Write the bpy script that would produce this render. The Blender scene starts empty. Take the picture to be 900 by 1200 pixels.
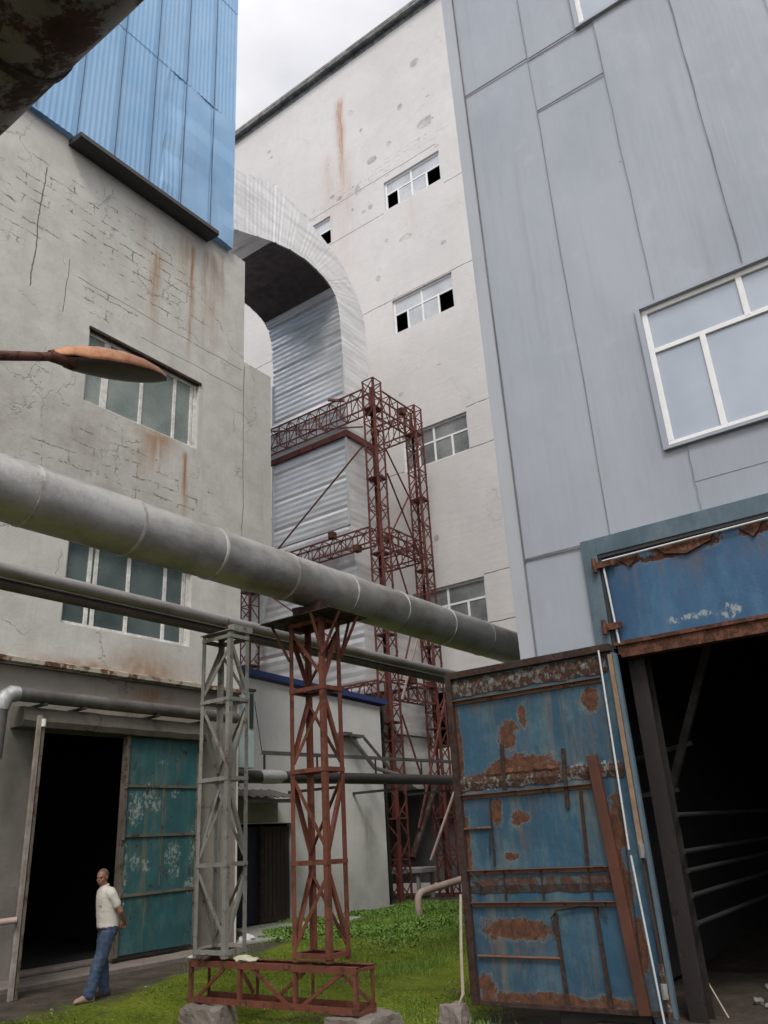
import bpy, bmesh, math, random
from mathutils import Vector, Matrix, noise as mnoise
R = math.radians
random.seed(7)
scene = bpy.context.scene
COL = scene.collection
V = Vector

# ------------------------------------------------------------------ camera
cam_d = bpy.data.cameras.new("camera"); cam = bpy.data.objects.new("camera", cam_d); COL.objects.link(cam)
HD, PT, RL, FPX = 0.612795492, 0.38978341, -0.0595349255, 939.03
fw = V((math.cos(HD)*math.cos(PT), math.sin(HD)*math.cos(PT), math.sin(PT)))
rt0 = V((math.sin(HD), -math.cos(HD), 0)); up0 = rt0.cross(fw)
rt = math.cos(RL)*rt0 + math.sin(RL)*up0; upv = -math.sin(RL)*rt0 + math.cos(RL)*up0
M = Matrix((rt, upv, -fw)).transposed().to_4x4(); M.translation = V((0, 0, 1.85))
cam.matrix_world = M
cam_d.sensor_fit = 'HORIZONTAL'; cam_d.sensor_width = 36.0; cam_d.lens = FPX/900*36.0
cam_d.clip_start = 0.05; cam_d.clip_end = 2000
scene.camera = cam
scene.render.resolution_x = 768; scene.render.resolution_y = 1024

# ------------------------------------------------------------------ world and sun
SUN_EL, SUN_AZ = R(52), R(215)          # azimuth measured from +X towards +Y: behind and right of the camera
w = bpy.data.worlds.new("World"); scene.world = w; w.use_nodes = True
nt = w.node_tree; nt.nodes.clear()
sky = nt.nodes.new('ShaderNodeTexSky'); sky.sky_type = 'NISHITA'; sky.sun_disc = False
sky.sun_elevation = SUN_EL; sky.sun_rotation = R(90) - SUN_AZ; sky.dust_density = 3.0
tc = nt.nodes.new('ShaderNodeTexCoord')
mp = nt.nodes.new('ShaderNodeMapping'); mp.inputs['Scale'].default_value = (1.6, 1.6, 3.2)
nz = nt.nodes.new('ShaderNodeTexNoise'); nz.inputs['Scale'].default_value = 1.7; nz.inputs['Detail'].default_value = 6; nz.inputs['Roughness'].default_value = .5
cr = nt.nodes.new('ShaderNodeValToRGB')
cr.color_ramp.elements[0].position = .38; cr.color_ramp.elements[0].color = (7.4, 7.4, 7.9, 1)
cr.color_ramp.elements[1].position = .62; cr.color_ramp.elements[1].color = (10.2, 10.1, 10.2, 1)
mx = nt.nodes.new('ShaderNodeMixRGB'); mx.inputs[0].default_value = .93
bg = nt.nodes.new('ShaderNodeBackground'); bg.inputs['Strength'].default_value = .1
wo = nt.nodes.new('ShaderNodeOutputWorld')
nt.links.new(tc.outputs['Generated'], mp.inputs[0]); nt.links.new(mp.outputs[0], nz.inputs['Vector'])
nt.links.new(nz.outputs['Fac'], cr.inputs[0]); nt.links.new(sky.outputs[0], mx.inputs[1]); nt.links.new(cr.outputs[0], mx.inputs[2])
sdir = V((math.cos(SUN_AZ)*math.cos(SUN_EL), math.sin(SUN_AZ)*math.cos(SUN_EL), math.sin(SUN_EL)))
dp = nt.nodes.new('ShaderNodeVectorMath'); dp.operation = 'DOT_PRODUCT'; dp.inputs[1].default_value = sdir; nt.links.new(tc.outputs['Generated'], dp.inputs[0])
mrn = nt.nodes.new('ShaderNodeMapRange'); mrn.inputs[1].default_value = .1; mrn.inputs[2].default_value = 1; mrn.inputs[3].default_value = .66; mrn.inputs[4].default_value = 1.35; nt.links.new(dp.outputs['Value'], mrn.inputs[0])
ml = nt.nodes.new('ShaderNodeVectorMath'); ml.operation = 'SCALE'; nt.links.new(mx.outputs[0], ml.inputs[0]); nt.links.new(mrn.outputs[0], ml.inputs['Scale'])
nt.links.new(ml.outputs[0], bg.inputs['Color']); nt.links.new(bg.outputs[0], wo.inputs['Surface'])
sd = bpy.data.lights.new("sun", 'SUN'); sd.energy = 1.45; sd.angle = R(18); sd.color = (1, .965, .92)
sun = bpy.data.objects.new("sun", sd); COL.objects.link(sun)
sdir = V((math.cos(SUN_AZ)*math.cos(SUN_EL), math.sin(SUN_AZ)*math.cos(SUN_EL), math.sin(SUN_EL)))
sun.rotation_euler = sdir.to_track_quat('Z', 'Y').to_euler()
scene.view_settings.view_transform = 'Standard'; scene.view_settings.look = 'None'
scene.view_settings.exposure = 0.5; scene.view_settings.gamma = 1.0
scene.view_settings.use_curve_mapping = False

# ------------------------------------------------------------------ mesh builder
class MB:
    def __init__(s): s.v = []; s.f = []; s.smooth = False
    def add(s, vs, fs):
        o = len(s.v); s.v += [V(p) for p in vs]; s.f += [tuple(i+o for i in f) for f in fs]; return s
    def box(s, x0, x1, y0, y1, z0, z1):
        return s.add([(x0,y0,z0),(x1,y0,z0),(x1,y1,z0),(x0,y1,z0),(x0,y0,z1),(x1,y0,z1),(x1,y1,z1),(x0,y1,z1)],
                     [(0,3,2,1),(4,5,6,7),(0,1,5,4),(1,2,6,5),(2,3,7,6),(3,0,4,7)])
    def beam(s, p, q, w, h, side=None):
        p, q = V(p), V(q); d = (q-p).normalized()
        a = V(side) if side else (V((0,0,1)) if abs(d.z) < .9 else V((1,0,0)))
        a = (a - d*a.dot(d)).normalized(); b = d.cross(a)
        vs = []
        for c in (p, q):
            for i, j in ((-1,-1),(1,-1),(1,1),(-1,1)): vs.append(c + a*(h/2*i) + b*(w/2*j))
        return s.add(vs, [(0,1,2,3),(7,6,5,4),(0,4,5,1),(1,5,6,2),(2,6,7,3),(3,7,4,0)])
    def ang(s, p, q, sz, t, a, b):
        """L-profile: corner line p-q, flanges along unit vectors a and b"""
        p, q, a, b = V(p), V(q), V(a), V(b)
        prof = [V((0,0)), V((sz,0)), V((sz,t)), V((t,t)), V((t,sz)), V((0,sz))]
        vs = [c + a*u.x + b*u.y for c in (p, q) for u in prof]
        fs = [(i, (i+1) % 6, (i+1) % 6+6, i+6) for i in range(6)] + [(0,5,4,3,2,1), (6,7,8,9,10,11)]
        return s.add(vs, fs)
    def tube(s, pts, r, n=12, cap=True, closed=False):
        pts = [V(p) for p in pts]; rs = r if isinstance(r, (list, tuple)) else [r]*len(pts)
        prev = None; vs = []
        for i, p in enumerate(pts):
            d = (pts[min(i+1, len(pts)-1)] - pts[max(i-1, 0)]).normalized()
            if prev is None:
                a = V((0,0,1)) if abs(d.z) < .9 else V((1,0,0))
            else: a = prev
            a = (a - d*a.dot(d)).normalized(); prev = a; b = d.cross(a)
            vs += [p + (a*math.cos(t)+b*math.sin(t))*rs[i] for t in [2*math.pi*k/n for k in range(n)]]
        fs = []
        for i in range(len(pts)-1):
            for k in range(n):
                fs.append((i*n+k, i*n+(k+1) % n, (i+1)*n+(k+1) % n, (i+1)*n+k))
        if cap: fs += [tuple(range(n))[::-1], tuple((len(pts)-1)*n+k for k in range(n))]
        return s.add(vs, fs)
    def prism(s, poly, off):
        n = len(poly); poly = [V(p) for p in poly]; off = V(off)
        return s.add(poly+[p+off for p in poly], [tuple(range(n)), tuple(range(n, 2*n))[::-1]]+[(i, i+n, (i+1) % n+n, (i+1) % n) for i in range(n)])
    def quad(s, *p): return s.add(p, [(0,1,2,3)])
    def ball(s, c, r, n=12, m=8, mat=None):
        c = V(c); r = V(r) if not isinstance(r, (int, float)) else V((r, r, r)); vs = []
        for j in range(1, m):
            ph = math.pi*j/m
            for k in range(n):
                t = 2*math.pi*k/n; p = V((r.x*math.sin(ph)*math.cos(t), r.y*math.sin(ph)*math.sin(t), r.z*math.cos(ph)))
                vs.append(c + (mat @ p if mat else p))
        tp = V((0,0,r.z)); vs += [c+(mat @ tp if mat else tp), c-(mat @ tp if mat else tp)]
        fs = []
        for j in range(m-2):
            for k in range(n): fs.append((j*n+k, (j+1)*n+k, (j+1)*n+(k+1) % n, j*n+(k+1) % n))
        T = len(vs)-2
        for k in range(n): fs += [(T, k, (k+1) % n), (T+1, (m-2)*n+(k+1) % n, (m-2)*n+k)]
        return s.add(vs, fs)
    def wall(s, ax, pos, u0, u1, z0, z1, holes=(), depth=.25):
        """outer face of a wall facing -ax with rectangular holes and their reveals"""
        P = (lambda u, z, d=0: V((u, pos+d, z))) if ax == 'Y' else (lambda u, z, d=0: V((pos+d, u, z)))
        us = sorted({u0, u1, *[h[0] for h in holes], *[h[1] for h in holes]}); zs = sorted({z0, z1, *[h[2] for h in holes], *[h[3] for h in holes]})
        us = [u for u in us if u0 <= u <= u1]; zs = [z for z in zs if z0 <= z <= z1]
        for a, b in zip(us, us[1:]):
            for c, d in zip(zs, zs[1:]):
                mu, mz = (a+b)/2, (c+d)/2
                if any(h[0] < mu < h[1] and h[2] < mz < h[3] for h in holes): continue
                s.quad(P(a,c), P(b,c), P(b,d), P(a,d))
        for h in holes:
            a, b, c, d = h[:4]; a = max(a, u0); b = min(b, u1); c = max(c, z0); d = min(d, z1)
            s.quad(P(a,c), P(a,d), P(a,d,depth), P(a,c,depth)); s.quad(P(b,c), P(b,d), P(b,d,depth), P(b,c,depth))
            s.quad(P(a,d), P(b,d), P(b,d,depth), P(a,d,depth)); s.quad(P(a,c), P(b,c), P(b,c,depth), P(a,c,depth))
        return s
    def room(s, x0, x1, y0, y1, z0, z1, openf):
        q = {'x0': ((x0,y0,z0),(x0,y1,z0),(x0,y1,z1),(x0,y0,z1)), 'x1': ((x1,y0,z0),(x1,y1,z0),(x1,y1,z1),(x1,y0,z1)),
             'y0': ((x0,y0,z0),(x1,y0,z0),(x1,y0,z1),(x0,y0,z1)), 'y1': ((x0,y1,z0),(x1,y1,z0),(x1,y1,z1),(x0,y1,z1)),
             'z0': ((x0,y0,z0),(x1,y0,z0),(x1,y1,z0),(x0,y1,z0)), 'z1': ((x0,y0,z1),(x1,y0,z1),(x1,y1,z1),(x0,y1,z1))}
        for k, p in q.items():
            if k not in openf: s.quad(*p)
        return s
    def build(s, name, mat, parent=None, smooth=False, base=None, bevel=0):
        off = V((0,0,0))
        if parent is not None: off = wloc(parent)
        if base is not None: off = V(base)
        me = bpy.data.meshes.new(name); me.from_pydata([tuple(p-off) for p in s.v], [], s.f); me.update()
        bm = bmesh.new(); bm.from_mesh(me); bmesh.ops.recalc_face_normals(bm, faces=bm.faces); bm.to_mesh(me); bm.free()
        if smooth:
            for p in me.polygons: p.use_smooth = True
            try: me.set_sharp_from_angle(angle=R(40))
            except Exception: pass
        if mat: me.materials.append(mat)
        o = bpy.data.objects.new(name, me); COL.objects.link(o)
        if parent is not None: o.parent = parent
        if base is not None: o.location = off - (wloc(parent) if parent is not None else V((0,0,0)))
        if bevel:
            b = o.modifiers.new('bevel', 'BEVEL'); b.width = bevel; b.segments = 2; b.limit_method = 'ANGLE'; b.angle_limit = R(40)
        return o
def wloc(o):
    l = V((0,0,0))
    while o is not None: l += o.location; o = o.parent
    return l
def tag(o, label=None, cat=None, group=None, kind=None):
    if label: o['label'] = label
    if cat: o['category'] = cat
    if group: o['group'] = group
    if kind: o['kind'] = kind
    return o
def thing(name, loc, label, cat, group=None):
    o = bpy.data.objects.new(name, None); o.empty_display_size = .3; COL.objects.link(o); o.location = loc
    return tag(o, label, cat, group)

# ------------------------------------------------------------------ material helper
class NT:
    def __init__(s, name, rough=.8, metal=0., spec=.5):
        s.m = bpy.data.materials.new(name); s.m.use_nodes = True; s.t = s.m.node_tree; s.t.nodes.clear()
        s.out = s.t.nodes.new('ShaderNodeOutputMaterial'); s.b = s.t.nodes.new('ShaderNodeBsdfPrincipled')
        s.t.links.new(s.b.outputs[0], s.out.inputs[0])
        s.b.inputs['Roughness'].default_value = rough; s.b.inputs['Metallic'].default_value = metal
        s.b.inputs['Specular IOR Level'].default_value = spec
        g = s.t.nodes.new('ShaderNodeNewGeometry'); s.P = g.outputs['Position']
        sp = s.t.nodes.new('ShaderNodeSeparateXYZ'); s.L(s.P, sp.inputs[0]); s.X, s.Y, s.Z = sp.outputs
    def L(s, a, b):
        if hasattr(a, 'links') or isinstance(a, bpy.types.NodeSocket): s.t.links.new(a, b)
        elif isinstance(a, (tuple, list)): b.default_value = tuple(a)+(1,) if len(a) == 3 and len(b.default_value) == 4 else tuple(a)
        else: b.default_value = a
    def m_(s, op, a, b=0., c=0., clamp=False):
        n = s.t.nodes.new('ShaderNodeMath'); n.operation = op; n.use_clamp = clamp
        s.L(a, n.inputs[0]); s.L(b, n.inputs[1]); s.L(c, n.inputs[2]); return n.outputs[0]
    def mul(s, a, b): return s.m_('MULTIPLY', a, b)
    def addm(s, a, b): return s.m_('ADD', a, b)
    def mx(s, a, b): return s.m_('MAXIMUM', a, b)
    def vm(s, a, b, op='MULTIPLY'):
        n = s.t.nodes.new('ShaderNodeVectorMath'); n.operation = op; s.L(a, n.inputs[0]); s.L(b, n.inputs[1]); return n.outputs[0]
    def comb(s, a, b, c=0.):
        n = s.t.nodes.new('ShaderNodeCombineXYZ'); s.L(a, n.inputs[0]); s.L(b, n.inputs[1]); s.L(c, n.inputs[2]); return n.outputs[0]
    def noise(s, scale, detail=4, rough=.55, vec=None, dist=0., sc=None, col=False):
        v = vec if vec is not None else s.P
        if sc: v = s.vm(v, sc)
        n = s.t.nodes.new('ShaderNodeTexNoise'); s.L(v, n.inputs['Vector']); n.inputs['Scale'].default_value = scale
        n.inputs['Detail'].default_value = detail; n.inputs['Roughness'].default_value = rough; n.inputs['Distortion'].default_value = dist
        return n.outputs['Color'] if col else n.outputs['Fac']
    def mr(s, v, a, b, c=0., d=1.):
        n = s.t.nodes.new('ShaderNodeMapRange'); n.interpolation_type = 'SMOOTHSTEP'; s.L(v, n.inputs[0])
        for i, k in enumerate((a, b, c, d)): s.L(k, n.inputs[i+1])
        return n.outputs[0]
    def mix(s, f, a, b, mode='MIX'):
        n = s.t.nodes.new('ShaderNodeMixRGB'); n.blend_type = mode; s.L(f, n.inputs[0]); s.L(a, n.inputs[1]); s.L(b, n.inputs[2]); return n.outputs[0]
    def ramp(s, f, *stops):
        n = s.t.nodes.new('ShaderNodeValToRGB'); e = n.color_ramp.elements; s.L(f, n.inputs[0])
        e[0].position, e[0].color = stops[0][0], tuple(stops[0][1])+(1,); e[1].position, e[1].color = stops[-1][0], tuple(stops[-1][1])+(1,)
        for p, c in stops[1:-1]: k = e.new(p); k.color = tuple(c)+(1,)
        return n.outputs[0]
    def vor(s, scale, vec=None, feature='DISTANCE_TO_EDGE'):
        n = s.t.nodes.new('ShaderNodeTexVoronoi'); n.feature = feature; s.L(vec if vec is not None else s.P, n.inputs['Vector']); n.inputs['Scale'].default_value = scale
        return n.outputs['Distance']
    def bump(s, h, strength=.4, dist=.02):
        n = s.t.nodes.new('ShaderNodeBump'); n.inputs['Strength'].default_value = strength; n.inputs['Distance'].default_value = dist
        s.L(h, n.inputs['Height'])
        if s.b.inputs['Normal'].is_linked: s.L(s.b.inputs['Normal'].links[0].from_socket, n.inputs['Normal'])
        s.L(n.outputs[0], s.b.inputs['Normal'])
    def col(s, c): s.L(c, s.b.inputs['Base Color'])
    def ro(s, c): s.L(c, s.b.inputs['Roughness'])
    def softp(s, U, lst):
        tot = None
        for (u0, z0, ru, rz) in lst:
            a = s.m_('DIVIDE', s.m_('SUBTRACT', U, u0), ru); b = s.m_('DIVIDE', s.m_('SUBTRACT', s.Z, z0), rz)
            k = s.m_('POWER', 2.718, s.mul(s.addm(s.mul(a, a), s.mul(b, b)), -1.)); tot = k if tot is None else s.mx(tot, k)
        return s.mul(tot, s.mr(s.noise(2.2, 8, .72), .25, .7, .25, 1.))
    # masks in wall coordinates
    def streaks(s, U, lst):
        wob = s.m_('MULTIPLY_ADD', s.noise(1.2, 3, sc=(1, 1, .5)), .22, -.11)
        fine = s.mr(s.noise(9, 5, .7, sc=(1, 1, .06)), .3, .65, .25, 1.)
        tot = None
        for (u0, zt, zb, wd, k) in lst:
            dx = s.m_('DIVIDE', s.m_('SUBTRACT', s.addm(U, wob), u0), wd)
            g = s.m_('POWER', 2.718, s.mul(s.mul(dx, dx), -1.))
            zz = s.mul(s.mr(s.Z, zb, zb+(zt-zb)*.75), s.mr(s.Z, zt, zt-.08*(zt-zb)-.03))
            a = s.mul(s.mul(g, zz), k); tot = a if tot is None else s.mx(tot, a)
        return s.m_('MULTIPLY', tot, fine, clamp=True)
    def patches(s, U, lst, ragged=.9, nscale=5.):
        n = s.m_('MULTIPLY_ADD', s.noise(nscale*.8, 10, .78, dist=.4), 4.6*ragged, -2.3*ragged)
        tot = None
        for (u0, z0, ru, rz) in lst:
            a = s.m_('DIVIDE', s.m_('SUBTRACT', U, u0), ru); b = s.m_('DIVIDE', s.m_('SUBTRACT', s.Z, z0), rz)
            d = s.addm(s.m_('SQRT', s.addm(s.mul(a, a), s.mul(b, b))), n)
            k = s.mr(d, 1.12, .86); tot = k if tot is None else s.mx(tot, k)
        return tot

def m_plaster(name, base, dark, axis='X', streak=(), streakcol=(.25, .12, .045), blot=1., crack=1., brick=0., brickmask=(), lines=(), chips=(), pale=None, wavy=0., seed=0., ulines=(), grime=(), soft=()):
    s = NT(name, .92, spec=.2); U = s.X if axis == 'X' else s.Y
    s.P = s.vm(s.P, (seed, seed*.7, seed*.3), 'ADD')
    big = s.mr(s.noise(.22, 6, .6), .3, .7); mid = s.mr(s.noise(1.6, 8, .7), .3, .72)
    c = s.mix(s.mul(big, .55), base, tuple(x*.8 for x in base)); c = s.mix(s.mul(mid, .38*blot), c, dark)
    if pale: c = s.mix(s.mul(s.mr(s.noise(.9, 6, .65, sc=(1, 1, .7)), .55, .75), .5), c, pale)
    drip = s.mr(s.noise(3.2, 6, .65, sc=(1, 1, .09)), .5, .8); c = s.mix(s.mul(drip, .28*blot), c, dark)
    speck = s.mr(s.noise(9, 8, .75), .62, .72); c = s.mix(s.mul(speck, .35*blot), c, tuple(x*.55 for x in dark))
    h = s.addm(s.mul(s.noise(4, 8, .7), .6), s.mul(s.noise(45, 4, .6), .25))
    if crack:
        wv = s.vm(s.P, s.vm(s.noise(1.3, 5, .65, col=True), (.9, .9, .9)), 'ADD')
        e = s.vor(.75, s.vm(wv, (1, 1, .8))); k = s.mr(e, .012, .002)
        k = s.mul(k, s.mr(s.noise(.5, 3), .5, .6)); k = s.mul(k, crack); c = s.mix(s.mul(k, .8), c, (.05, .045, .04)); h = s.addm(h, s.mul(k, -1.2))
    if brick:
        n = s.t.nodes.new('ShaderNodeTexBrick'); wob = s.vm(s.noise(1.9, 7, .75, col=True), (.34, .26, .3))
        s.L(s.vm(s.comb(U, s.Z), wob, 'ADD'), n.inputs['Vector']); n.inputs['Scale'].default_value = 1.; n.inputs['Mortar Size'].default_value = .016
        n.inputs['Brick Width'].default_value = 1.15; n.inputs['Row Height'].default_value = .30
        n.inputs['Color1'].default_value = n.inputs['Color2'].default_value = (0, 0, 0, 1); n.inputs['Mortar'].default_value = (1, 1, 1, 1)
        mk = s.mul(n.outputs['Color'], s.patches(U, brickmask, .8, .9)); mk = s.mul(mk, s.mr(s.noise(2.6, 6, .75), .47, .58))
        c = s.mix(s.mul(mk, brick), c, (.05, .045, .04)); h = s.addm(h, s.mul(mk, -1.))
        sp = s.mul(s.patches(U, brickmask, .9, .9), s.mr(s.noise(5, 8, .75, sc=(1, 1, 1.6)), .6, .66)); c = s.mix(s.mul(sp, .6), c, (.10, .09, .075))
    for (z, a, b, wd) in lines:
        k = s.mr(s.m_('ABSOLUTE', s.m_('SUBTRACT', s.addm(s.Z, s.m_('MULTIPLY_ADD', s.noise(.8, 3), .12, -.06)), z)), wd, wd*.3)
        k = s.mul(k, s.mul(s.mr(U, a, a+.05), s.mr(U, b, b-.05))); k = s.mul(k, s.mr(s.noise(3, 3), .25, .5, .4, 1)); c = s.mix(s.mul(k, .75), c, (.09, .08, .075)); h = s.addm(h, s.mul(k, -1))
    for (u, a, b, wd) in ulines:
        k = s.mr(s.m_('ABSOLUTE', s.m_('SUBTRACT', s.addm(U, s.m_('MULTIPLY_ADD', s.noise(.8, 4, .7), .2, -.1)), u)), wd, wd*.3)
        k = s.mul(k, s.mul(s.mr(s.Z, a, a+.05), s.mr(s.Z, b, b-.05))); c = s.mix(s.mul(k, .75), c, (.07, .06, .055)); h = s.addm(h, s.mul(k, -1))
    if grime: c = s.mix(s.mul(s.softp(U, grime), .75), c, dark)
    if soft:
        c = s.mix(s.mul(s.softp(U, soft), .95), c, streakcol)
    if streak: c = s.mix(s.m_('MULTIPLY', s.streaks(U, streak), 1.35, clamp=True), c, streakcol)
    if chips:
        k = s.patches(U, chips, .55, 6.); c = s.mix(s.mul(k, s.mr(s.noise(1.3, 3), .3, .7, .1, .6)), c, (.20, .18, .165)); h = s.addm(h, s.mul(k, -1.5))
    if wavy: h = s.addm(h, s.mul(s.noise(1.4, 4, .6, sc=(1, .5, 3.2)), wavy))
    s.col(c); s.bump(h, .55, .03); return s.m

def m_rusty(name, paint, amount=.45, rust=(.088, .034, .017), rust2=(.036, .019, .013), pale=None, scale=1., rough=.6, patches=(), axis='Y', white=(), drips=0., dirt=.25):
    s = NT(name, rough, spec=.35); U = s.Y if axis == 'Y' else s.X
    n = s.noise(3.2*scale, 9, .72, sc=(1, 1, .75)); m = s.mr(n, 1-amount-.06, 1-amount+.02)
    v = s.noise(1.1*scale, 5, .6); c = s.mix(s.mr(v, .3, .7), paint, tuple(x*.72 for x in paint))
    if pale: c = s.mix(s.mul(s.mr(s.noise(1.8*scale, 9, .78, sc=(1, 1, .4)), .44, .72), .8), c, pale)
    c = s.mix(s.mul(s.mr(s.noise(7*scale, 8, .7, sc=(1, 1, .25)), .5, .8), dirt), c, (.06, .05, .04))
    if drips: c = s.mix(s.mul(s.mr(s.noise(5, 6, .7, sc=(1, 1, .07)), .52, .75), drips), c, (.20, .15, .08))
    if white: c = s.mix(s.mul(s.mul(s.patches(U, white, .9, 9.), s.mr(s.noise(16, 9, .75, sc=(1, 1, .6)), .47, .56)), .6), c, (.40, .41, .36))
    if patches:
        bl = s.mul(s.softp(U, [(a, b-y*1.3-.05, x*.9, y*1.5+.08) for a, b, x, y in patches]), s.mr(s.noise(11, 5, .65, sc=(1, 1, .07)), .42, .65)); c = s.mix(s.mul(bl, .65), c, (.15, .075, .035))
        m = s.mx(m, s.patches(U, patches, .75, 5.))
        edge = s.patches(U, [(a, b, x*1.07+.004, y*1.07+.004) for a, b, x, y in patches], .75, 5.); c = s.mix(s.mul(edge, .22), c, (.42, .38, .30))
    rc = s.mix(s.mr(s.noise(9*scale, 6, .7), .35, .65), rust, rust2)
    c = s.mix(m, c, rc); s.col(c); s.ro(s.mr(m, 0, 1, rough, .95)); s.bump(s.addm(s.mul(m, -.6), s.mul(s.noise(30, 5, .7), .5)), .5, .012)
    return s.m

def m_simple(name, c, rough=.8, metal=0., var=.3, scale=4., bump=.3, spec=.4, dark=None):
    s = NT(name, rough, metal, spec); d = dark or tuple(x*.45 for x in c)
    k = s.mr(s.noise(scale, 8, .7), .3, .75); k2 = s.mr(s.noise(scale*.3, 4), .35, .7)
    s.col(s.mix(s.mul(k2, var*.6), s.mix(s.mul(k, var), c, d), d)); s.bump(s.noise(scale*6, 5, .7), bump, .01); return s.m

def m_alu(name, c=(.62, .62, .61), rough=.42, metal=.75, dirt=(.16, .14, .12), d=.5, crinkle=0., band=(1, 1, 1), underside=False):
    s = NT(name, rough, metal, .5)
    k = s.mr(s.noise(1.6, 8, .7, sc=band), .38, .72); f = s.mr(s.noise(11, 7, .75), .55, .75)
    cc = s.mix(s.mul(k, d), c, dirt); cc = s.mix(s.mul(f, d*.55), cc, tuple(x*.7 for x in dirt)); s.col(cc)
    s.ro(s.mr(s.noise(3, 6, .6), .3, .7, rough*.75, min(1, rough*1.5))); s.bump(s.noise(5, 5, .6), .25, .02)
    if crinkle: s.bump(s.noise(6, 6, .75, sc=(4., .9, .9), dist=.6), crinkle, .03)
    return s.m

MT = {}
# left concrete building: dirty plaster, rust streaks under the gutter and sills
MT['left_wall'] = m_plaster('left_wall', (.60, .585, .54), (.27, .25, .215), 'X',
    streak=[(11.48, 17.4, 12.6, .07, 1.), (11.55, 11.0, 8.3, .08, .75), (11.95, 17.5, 13.6, .12, .45), (10.35, 16.4, 12.9, .16, .55), (12.25, 17.6, 13., .2, .4), (11.2, 17.5, 15., .3, .35), (10.6, 11.05, 9.8, .35, .55), (10.3, 10.9, 9.3, .12, .4), (12.55, 17.7, 14.6, .1, .4), (9.9, 17.2, 15.4, .12, .3)],
    soft=[(10.75, 5.45, .85, .36), (9.2, 5.35, .9, .13), (10.6, 11.0, .5, .2)], streakcol=(.30, .15, .055),
    brick=.68, brickmask=[(9.6, 15.9, 1.9, 1.0), (6.9, 15.6, .65, 1.25), (10.1, 9.6, 2.2, .85), (9.2, 13.8, .8, .4), (10.6, 14.8, 1.6, .35)], crack=.45,
    pale=(.50, .50, .465), lines=[(14.1, 8.2, 13.4, .014), (8.15, 5, 14.5, .012), (13.45, 10, 13.4, .012)], ulines=[(7.15, 13.2, 16.6, .02), (13.45, 8.6, 14.3, .015), (7.95, 13., 14.5, .012)], grime=[(8.9, 10.2, 1.6, 1.1), (9.8, 9., 2.6, .8), (6.8, 10, 1., 2.)])
MT['left_low'] = m_plaster('left_low', (.31, .28, .24), (.12, .105, .09), 'X', streak=[(10.9, 5.15, 4.2, .5, .6)], streakcol=(.20, .11, .05), crack=.6, grime=[(12.8, .4, 1.2, .9), (7.6, 1., 1., 1.6)], seed=5.)
MT['lintel'] = m_plaster('lintel', (.20, .18, .15), (.07, .06, .05), 'X', crack=1., seed=9., blot=1.4)
MT['annex_wall'] = m_plaster('annex_wall', (.70, .69, .66), (.34, .33, .30), 'X', crack=.15, blot=.55, grime=[(19.5, -.1, 4.4, .9), (17.9, 1.2, .4, 1.6), (21.2, 1.7, .45, 1.4), (20., .2, 1., .9)], seed=3., streak=[(21.2, 3., .6, .22, .4)], streakcol=(.22, .21, .18))
random.seed(11)
chips = [(15.5, 37.3, .85, .55), (19.1, 37.0, .6, .4), (27.2, 37.9, .3, .5), (24.2, 35.9, .45, .35), (20.4, 41.5, .3, .4), (22, 36.1, .35, .2), (20.2, 35.5, .35, .55), (21.5, 35.7, .3, .25), (17.9, 37.4, .28, .35), (17.0, 39.5, .3, .4), (15.8, 42, .5, .5), (17.3, 30.5, .65, .35), (19.4, 33.8, .25, .3), (18.5, 31, .2, .2), (17.0, 13.9, .2, .3), (18.3, 21.6, .25, .2), (19.2, 28.9, .3, .3)]
chips += [(random.uniform(14, 27), random.uniform(22, 43), random.uniform(.08, .3), random.uniform(.08, .3)) for _ in range(16)]
WZ = [(32.98, 34.9), (25.1, 27.1), (17.5, 19.4), (9.72, 11.68)]
MT['tall_wall'] = m_plaster('tall_wall', (.635, .61, .59), (.46, .43, .405), 'Y', crack=.2, blot=.55, wavy=.55,
    streak=[(21.2, 43.5, 33, .26, .95), (20.9, 39, 30, .5, .28), (22.2, 40, 27, .5, .22), (21.3, 40, 24, .9, .16), (16.8, 34, 29, .2, .15)], streakcol=(.40, .24, .17),
    lines=[(z, a, b, .035) for z, a, b in [(27.15, 10, 40), (32.85, 18.5, 40), (19.6, 10, 14.9), (17.55, 10, 14.9), (17.55, 18.4, 30), (11.75, 10, 14.9), (9.7, 10, 14.9), (32.6, 10, 14.8), (35.4, 15, 26)]], chips=[(a, b, c*.55, d*.55) for a, b, c, d in chips], seed=2.,
    brick=.5, brickmask=[(21, 35.6, 5.5, .5), (16.5, 36.2, 2, .4)])
MT['eave'] = m_simple('eave', (.34, .34, .32), .9, var=.9, scale=2.5, dark=(.05, .05, .05))
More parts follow.
